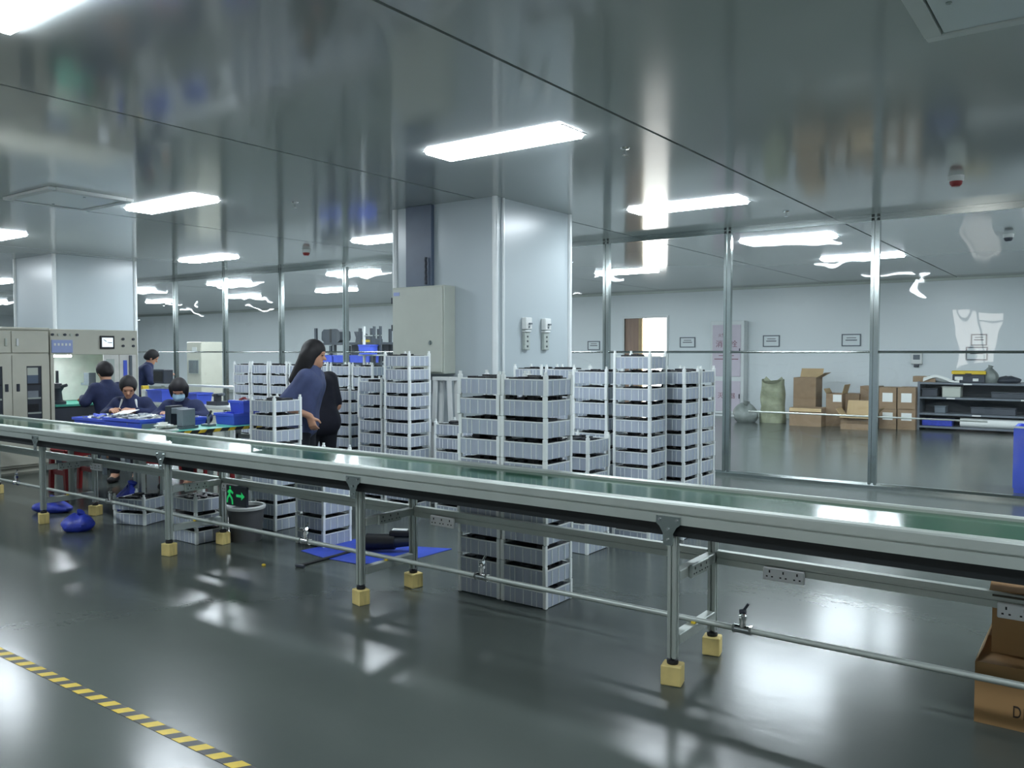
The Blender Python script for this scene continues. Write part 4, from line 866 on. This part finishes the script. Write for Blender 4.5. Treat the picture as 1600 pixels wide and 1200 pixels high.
for (x0, x1, nm) in ((502, 520, 'left blue bin on the lower rack shelf beside the woman'), (522, 541, 'middle blue bin on the lower rack shelf'), (548, 578, 'right blue bin on the lower rack shelf')):
    b_ = open_bin('parts_bin', nm, 'bin', (rx(x0) + rx(x1)) / 2, RY + 0.12, 1.22, rx(x1) - rx(x0), 0.3, 0.16, 'blue_plastic', 0, 0.01); parts_pile(b_, 0.07, 0.08, 0.16, 8, ['paper', 'white_plastic'], x0)

# ================================================================ PEOPLE: one continuous body surface each, grown from a distance field
def surface(prims, res, k, keep=None):
    """prims: ('c', a, b, ra, rb) tapered capsule or ('e', centre, R, radii) ellipsoid; returns verts, quads (surface nets)"""
    lo = np.full(3, 1e9); hi = np.full(3, -1e9); bb = []
    for p in prims:
        if p[0] == 'c': r = max(p[3], p[4]); a, b = np.array(p[1]), np.array(p[2]); l_, h_ = np.minimum(a, b) - r, np.maximum(a, b) + r
        else: r = max(p[3]); l_, h_ = np.array(p[1]) - r, np.array(p[1]) + r
        bb.append((l_, h_)); lo = np.minimum(lo, l_); hi = np.maximum(hi, h_)
    lo = lo - 3 * res; hi = hi + 3 * res; n = np.ceil((hi - lo) / res).astype(int) + 1
    D = np.full(n, 1.0, dtype=np.float32); m = k + 2 * res
    for p, (l_, h_) in zip(prims, bb):
        i0 = np.maximum(((l_ - m - lo) / res).astype(int), 0); i1 = np.minimum(((h_ + m - lo) / res).astype(int) + 2, n)
        g = np.stack(np.meshgrid(*[lo[q] + res * np.arange(i0[q], i1[q]) for q in range(3)], indexing='ij'), -1)
        if p[0] == 'c':
            a, b = np.array(p[1]), np.array(p[2]); ab = b - a; L = max(ab @ ab, 1e-9)
            t = np.clip(((g - a) @ ab) / L, 0, 1); d = np.linalg.norm(g - a - t[..., None] * ab, axis=-1) - (p[3] + t * (p[4] - p[3]))
        else:
            q = (g - np.array(p[1])) @ np.array(p[2]); r = np.array(p[3]); k0 = np.linalg.norm(q / r, axis=-1); k1 = np.linalg.norm(q / (r * r), axis=-1) + 1e-9; d = k0 * (k0 - 1) / k1
        s = D[i0[0]:i1[0], i0[1]:i1[1], i0[2]:i1[2]]; kk = p[5] if len(p) > 5 else k
        h = np.maximum(kk - np.abs(s - d), 0) / kk; s[...] = np.minimum(s, d) - h * h * kk * 0.25
    if keep is not None:
        g = np.stack(np.meshgrid(*[lo[q] + res * np.arange(n[q]) for q in range(3)], indexing='ij'), -1); D = np.maximum(D, keep(g)).astype(np.float32)
    ins = D < 0; cs = np.zeros(np.array(n) - 1); pos = np.zeros(tuple(np.array(n) - 1) + (3,)); cnt = np.zeros(np.array(n) - 1)
    cor = [(a, b, c) for a in (0, 1) for b in (0, 1) for c in (0, 1)]; sl = lambda c: tuple(slice(c[q], n[q] - 1 + c[q]) for q in range(3))
    for i, c0 in enumerate(cor):
        for c1 in cor[i + 1:]:
            df = np.array(c1) - np.array(c0)
            if np.abs(df).sum() != 1: continue
            A, B = D[sl(c0)], D[sl(c1)]; cr = (A < 0) != (B < 0); t = np.where(cr, A / np.where(cr, A - B, 1), 0)
            pos += np.where(cr[..., None], np.array(c0) + t[..., None] * df, 0); cnt += cr
    act = cnt > 0; idx = -np.ones(act.shape, int); idx[act] = np.arange(act.sum())
    ijk = np.argwhere(act); V = lo + res * (ijk + pos[act] / cnt[act][:, None]); F = []
    for ax in range(3):
        s0 = [slice(1, n[q] - 1) for q in range(3)]; s0[ax] = slice(0, n[ax] - 1); s1 = list(s0); s1[ax] = slice(1, n[ax])
        A, B = ins[tuple(s0)], ins[tuple(s1)]; e_ = np.argwhere(A != B); e_off = np.array([0 if q == ax else 1 for q in range(3)])
        u, v = [(1, 2), (2, 0), (0, 1)][ax]; base = e_ + e_off; fl_ = A[tuple(e_.T)]
        def cell(du, dv):
            c = base.copy(); c[:, u] += du; c[:, v] += dv; return idx[tuple(c.T)]
        q4 = np.stack([cell(-1, -1), cell(0, -1), cell(0, 0), cell(-1, 0)], 1); q4 = np.where(fl_[:, None], q4, q4[:, ::-1]); F.append(q4)
    return V, np.concatenate(F)
def surf_obj(name, prims, res, k, mname, parent, keep=None):
    V, F = surface(prims, res, k, keep); me = bpy.data.meshes.new(name); me.from_pydata(V.tolist(), [], F.tolist()); me.materials.append(M(mname))
    me.polygons.foreach_set('use_smooth', [True] * len(F)); me.update(); o = bpy.data.objects.new(name, me); COL.objects.link(o); o.parent = parent; return o
def rot(pitch, yaw, roll=0.0):
    return np.array((Matrix.Rotation(math.radians(yaw), 3, 'Z') @ Matrix.Rotation(math.radians(-pitch), 3, 'X') @ Matrix.Rotation(math.radians(roll), 3, 'Y')))
def infl(prims, d): return [(p[0], p[1], p[2], p[3] + d, p[4] + d) + tuple(p[5:]) if p[0] == 'c' else (p[0], p[1], p[2], [r + d for r in p[3]]) + tuple(p[4:]) for p in prims]
def hand_prims(w, d, n):
    w, d, n = map(lambda v: np.array(v, float), (w, d, n)); d /= np.linalg.norm(d); n -= d * (n @ d); n /= np.linalg.norm(n); s = np.cross(d, n); out = []
    for o_ in (-0.024, -0.008, 0.008, 0.024): out.append(('c', w + d * 0.01 + s * o_ * 0.7, w + d * 0.085 + s * o_, 0.015, 0.012, 0.012))
    for o_, L in ((-0.027, 0.058), (-0.009, 0.070), (0.009, 0.076), (0.027, 0.068)):
        p = w + d * 0.088 + s * o_; a_ = 0.25
        for q in range(3):
            a_ += 0.35; dd = d * math.cos(a_) + n * math.sin(a_) + s * o_ * 2.0; p2 = p + dd * L * (0.42, 0.32, 0.26)[q]; out.append(('c', p, p2, 0.0095 - 0.001 * q, 0.0085 - 0.001 * q, 0.004)); p = p2
    p = w + d * 0.03 + s * 0.022; q = p + (s * 0.8 + d * 0.6 + n * 0.25) * 0.045; out += [('c', p, q, 0.014, 0.011, 0.008), ('c', q, q + (d * 0.85 + s * 0.25 + n * 0.4) * 0.032, 0.0105, 0.009, 0.004)]
    return out
def person(label, loc, rz, pelvis_z, lean, head, arms, legs, top, bottom, hair='hair', style='bob', mask=False, sleeve=1.0, piping=False, group=None, extra=None):
    t = thing('person', label, 'person', (loc[0], loc[1], 0), rz, group); L = math.radians(lean)
    ax = np.array([0, math.sin(L), math.cos(L)]); bk = np.array([0, -math.cos(L), math.sin(L)]); P0 = np.array([0, 0, pelvis_z]); X_ = np.array([1.0, 0, 0])
    chest = P0 + ax * 0.34; nb = P0 + ax * 0.465; sh_ = [P0 + ax * 0.41 + X_ * s * 0.165 for s in (-1, 1)]
    pitch, yaw = head; R = rot(pitch, yaw); pl = math.radians((lean * 0.6 + pitch) * 0.5); hc = nb + np.array([0, math.sin(pl) * 0.158, math.cos(pl) * 0.158])
    hw = lambda v: hc + R @ np.array(v)
    torso = [('c', P0 - X_ * 0.07, P0 + X_ * 0.07, 0.112, 0.112)]
    for s in (-1, 1): torso += [('c', P0 + X_ * s * 0.05 + ax * 0.05, chest + X_ * s * 0.07, 0.098, 0.105), ('c', chest + X_ * s * 0.06, sh_[(s + 1) // 2] - X_ * s * 0.03, 0.10, 0.055)]
    torso += [('c', chest + bk * 0.02, nb - ax * 0.03, 0.10, 0.06)]
    neck = [('c', nb - ax * 0.04, hw((0, -0.02, -0.05)), 0.052, 0.046)]
    hd = [('e', hw((0, -0.005, 0.02)), R, [0.073, 0.092, 0.088]), ('e', hw((0, 0.022, -0.055)), R, [0.053, 0.060, 0.062]), ('c', hw((0, 0.078, -0.012)), hw((0, 0.100, -0.040)), 0.009, 0.014, 0.012), ('c', hw((-0.02, 0.066, -0.078)), hw((0.02, 0.066, -0.078)), 0.014, 0.014, 0.015), ('c', hw((-0.034, 0.074, 0.012)), hw((0.034, 0.074, 0.012)), 0.014, 0.014, 0.02), ('e', hw((0, 0.064, -0.105)), R, [0.022, 0.018, 0.014])]
    for s in (-1, 1): hd.append(('e', hw((s * 0.073, -0.005, -0.02)), R, [0.012, 0.022, 0.032], 0.01))
    ap, slv, hands = [], [], []
    for s, (el, wr, *hd_) in zip((-1, 1), arms):
        S_ = sh_[(s + 1) // 2]; el, wr = np.array(el, float), np.array(wr, float)
        ap += [('c', S_, el, 0.050, 0.040), ('c', el, wr, 0.038, 0.027)]
        slv += [('c', S_, el if sleeve >= 1 else S_ + (el - S_) * 0.85, 0.062, 0.056 if sleeve >= 1 else 0.064)]
        if sleeve >= 1: slv += [('c', el, el + (wr - el) * 0.86, 0.052, 0.044)]
        dv = np.array(hd_[0], float) if hd_ else wr - el; hands += hand_prims(wr, dv, np.array([-s * 0.6, 0.25, -0.7]))
    lp, tp_ = [], []
    for s, (kn, an) in zip((-1, 1), legs):
        hip = P0 + X_ * s * 0.085 - np.array([0, 0, 0.02]); kn, an = np.array(kn, float), np.array(an, float)
        lp += [('c', hip, kn, 0.082, 0.056), ('c', kn, an, 0.054, 0.036), ('c', an, an + np.array([0, 0.11, -0.045]), 0.036, 0.03)]
        tp_ += [('c', hip, kn, 0.094, 0.070), ('c', kn, an + (kn - an) * 0.12, 0.068, 0.056)]
    res = 0.0085
    surf_obj('body', torso + neck + hd + ap + lp + hands, res, 0.035, 'skin', t)
    surf_obj('jacket', infl(torso, 0.016) + slv + [('c', P0 - X_ * 0.07 - ax * 0.05, P0 + X_ * 0.07 - ax * 0.05, 0.118, 0.118), ('c', nb - ax * 0.025, nb + ax * 0.012, 0.072, 0.062)], 0.010, 0.045, top, t)
    surf_obj('trousers', [('c', P0 - X_ * 0.07 - ax * 0.02, P0 + X_ * 0.07 - ax * 0.02, 0.122, 0.122)] + tp_, 0.010, 0.05, bottom, t)
    for s, (kn, an) in zip((-1, 1), legs):
        an = np.array(an, float); surf_obj('shoe', [('c', [an[0], an[1] - 0.02, 0.04], [an[0], an[1] + 0.13, 0.035], 0.04, 0.034), ('c', [an[0], an[1] - 0.01, 0.05], [an[0], an[1] - 0.005, 0.085], 0.042, 0.042)], 0.01, 0.02, 'shoe', t, keep=lambda g: 0.002 - g[..., 2])
    face = lambda g: None
    def keep(g):
        q = (g - hc) @ R; r = np.array([0.066, 0.09, 0.092]); c = np.array([0, 0.085, -0.065])
        if style == 'bun': r, c = np.array([0.068, 0.088, 0.100]), np.array([0, 0.092, -0.045])
        return -(np.linalg.norm((q - c) / r, axis=-1) - 1) * 0.06
    hp = [('e', hw((0, -0.010, 0.024)), R, [0.086, 0.104, 0.100])]
    if style == 'bob': hp += [('e', hw((0, -0.035, -0.03)), R, [0.088, 0.085, 0.095])] + [('c', hw((s * 0.072, 0.0, 0.02)), hw((s * 0.068, 0.005, -0.085)), 0.03, 0.02) for s in (-1, 1)]
    if style == 'long': 
        hp += [('e', hw((0, -0.035, -0.03)), R, [0.088, 0.085, 0.10])] + [('c', hw((s * 0.06, -0.03, 0.0)), hw((s * 0.055, -0.03, -0.13)), 0.045, 0.04) for s in (-1, 1)]
        e_ = nb + bk * 0.135 - ax * 0.11
        hp += [('c', hw((s * 0.045, -0.06, -0.05)), e_ + X_ * s * 0.06, 0.062, 0.038) for s in (-1, 1)]
    if style == 'bun': hp += [('e', hw((0, -0.03, 0.0)), R, [0.090, 0.092, 0.10]), ('e', hw((0, -0.085, -0.05)), R, [0.05, 0.04, 0.045])]
    if style == 'tail':
        hp += [('e', hw((0, -0.02, 0.0)), R, [0.084, 0.090, 0.09]), ('c', hw((0, -0.09, 0.02)), hw((0.02, -0.05, -0.19)), 0.035, 0.018)]
    surf_obj('hair', hp, 0.0085, 0.03, hair, t, keep=keep)
    for s in (-1, 1):
        o = MB().lathe([(0, -0.011), (0.008, -0.008), (0.011, 0), (0.008, 0.008), (0, 0.011)], 10).build('eye', 'eye', t, True); o.location = hw((s * 0.031, 0.080, -0.012)).tolist(); o.scale = (1.2, 0.8, 0.5)
        
    if mask:
        o = surf_obj('face_mask', [('e', hw((0, 0.052, -0.065)), R, [0.064, 0.062, 0.056]), ('c', hw((0, 0.09, -0.03)), hw((0, 0.105, -0.055)), 0.014, 0.018)], 0.0085, 0.02, 'mask', t, keep=lambda g: (0.0 - ((g - hc) @ R)[..., 1] + 0.028))
    else:
        surf_obj('lips', [('c', hw((-0.018, 0.080, -0.074)), hw((0.018, 0.080, -0.074)), 0.006, 0.006)], 0.004, 0.01, 'lip', t)
    if piping:
        for s in (-1, 1): surf_obj('white_piping', [('c', nb + X_ * s * 0.075 + ax * 0.012 - bk * 0.045, nb + X_ * s * 0.10 - ax * 0.075 - bk * 0.10, 0.013, 0.013)], 0.006, 0.01, 'white_plastic', t)
        surf_obj('chest_badge', [('e', chest + X_ * -0.09 - bk * 0.125 + ax * 0.03, np.array(Matrix.Identity(3)), [0.03, 0.012, 0.018])], 0.006, 0.01, 'white_plastic', t)
    return t
def face_dir(fx, fy): return math.atan2(-fx, fy)
def sit_legs(h, sp=0.11): return [((s * sp, 0.40, h - 0.01), (s * sp * 1.1, 0.36, 0.08)) for s in (-1, 1)]
person('person in dark navy with hair tied up, seated with back turned, working at the machine', (-9.74, 5.22), face_dir(-1, -0.05), 0.61, 12, (28, 0), [((-0.27, 0.10, 0.86), (-0.16, 0.34, 0.90)), ((0.27, 0.10, 0.86), (0.16, 0.34, 0.90))], [((s * 0.12, 0.38, 0.60), (s * 0.12, 0.30, 0.18)) for s in (-1, 1)], 'navy', 'trousers', style='bun')
person('person in a navy jacket with white collar trim, looking down over blue bins', (-9.14, 5.21), face_dir(0.62, -0.78), 0.50, 26, (30, 22), [((-0.28, 0.20, 0.74), (-0.12, 0.42, 0.80)), ((0.28, 0.20, 0.74), (0.12, 0.42, 0.80))], sit_legs(0.52), 'navy', 'trousers', style='bun', piping=True)
person('person in a navy jacket wearing a pale blue face mask, bent over the table', (-8.27, 5.31), face_dir(0.58, -0.81), 0.50, 28, (30, 14), [((-0.28, 0.24, 0.74), (-0.14, 0.44, 0.80)), ((0.28, 0.24, 0.74), (0.10, 0.46, 0.80))], sit_legs(0.52), 'navy', 'trousers', style='bob', mask=True)
person('standing person with long dark hair and blue short sleeved jacket, in profile', (-5.82, 4.84), face_dir(0.84, 0.54), 0.83, 12, (8, 4), [((-0.22, -0.02, 0.99), (-0.20, 0.0, 0.75)), ((0.24, -0.10, 0.99), (0.20, 0.13, 0.90), (-0.02, 0.30, -1.0))], [((s * 0.09, 0.02, 0.46), (s * 0.10, -0.01, 0.08)) for s in (-1, 1)], 'jacket_blue', 'trousers', style='long', sleeve=0.9)
q = py(500, 640, 5.38)
person('person in black bending forward beside the standing woman, elbow bare', (q.x, 5.38), face_dir(-0.90, 0.35), 0.80, 20, (50, 0), [((-0.17, -0.15, 0.90), (-0.16, 0.09, 0.84)), ((0.19, 0.06, 0.92), (0.02, 0.26, 0.92))], [((s * 0.10, 0.06, 0.43), (s * 0.11, 0.0, 0.08)) for s in (-1, 1)], 'black_cloth', 'trousers', style='tail', hair='hair', sleeve=0.9)
q = py(214, 600, 7.6)
person('person in dark clothes leaning over the rear bench, half hidden by the machine', (q.x, 7.6), face_dir(0.55, 0.8), 0.80, 24, (30, 0), [((-0.24, 0.24, 0.96), (-0.14, 0.46, 1.06)), ((0.24, 0.24, 0.96), (0.14, 0.46, 1.06))], [((s * 0.09, 0.02, 0.44), (s * 0.10, -0.01, 0.08)) for s in (-1, 1)], 'navy', 'trousers', style='bun')
print('crates', NCR, 'objects', len(bpy.data.objects))
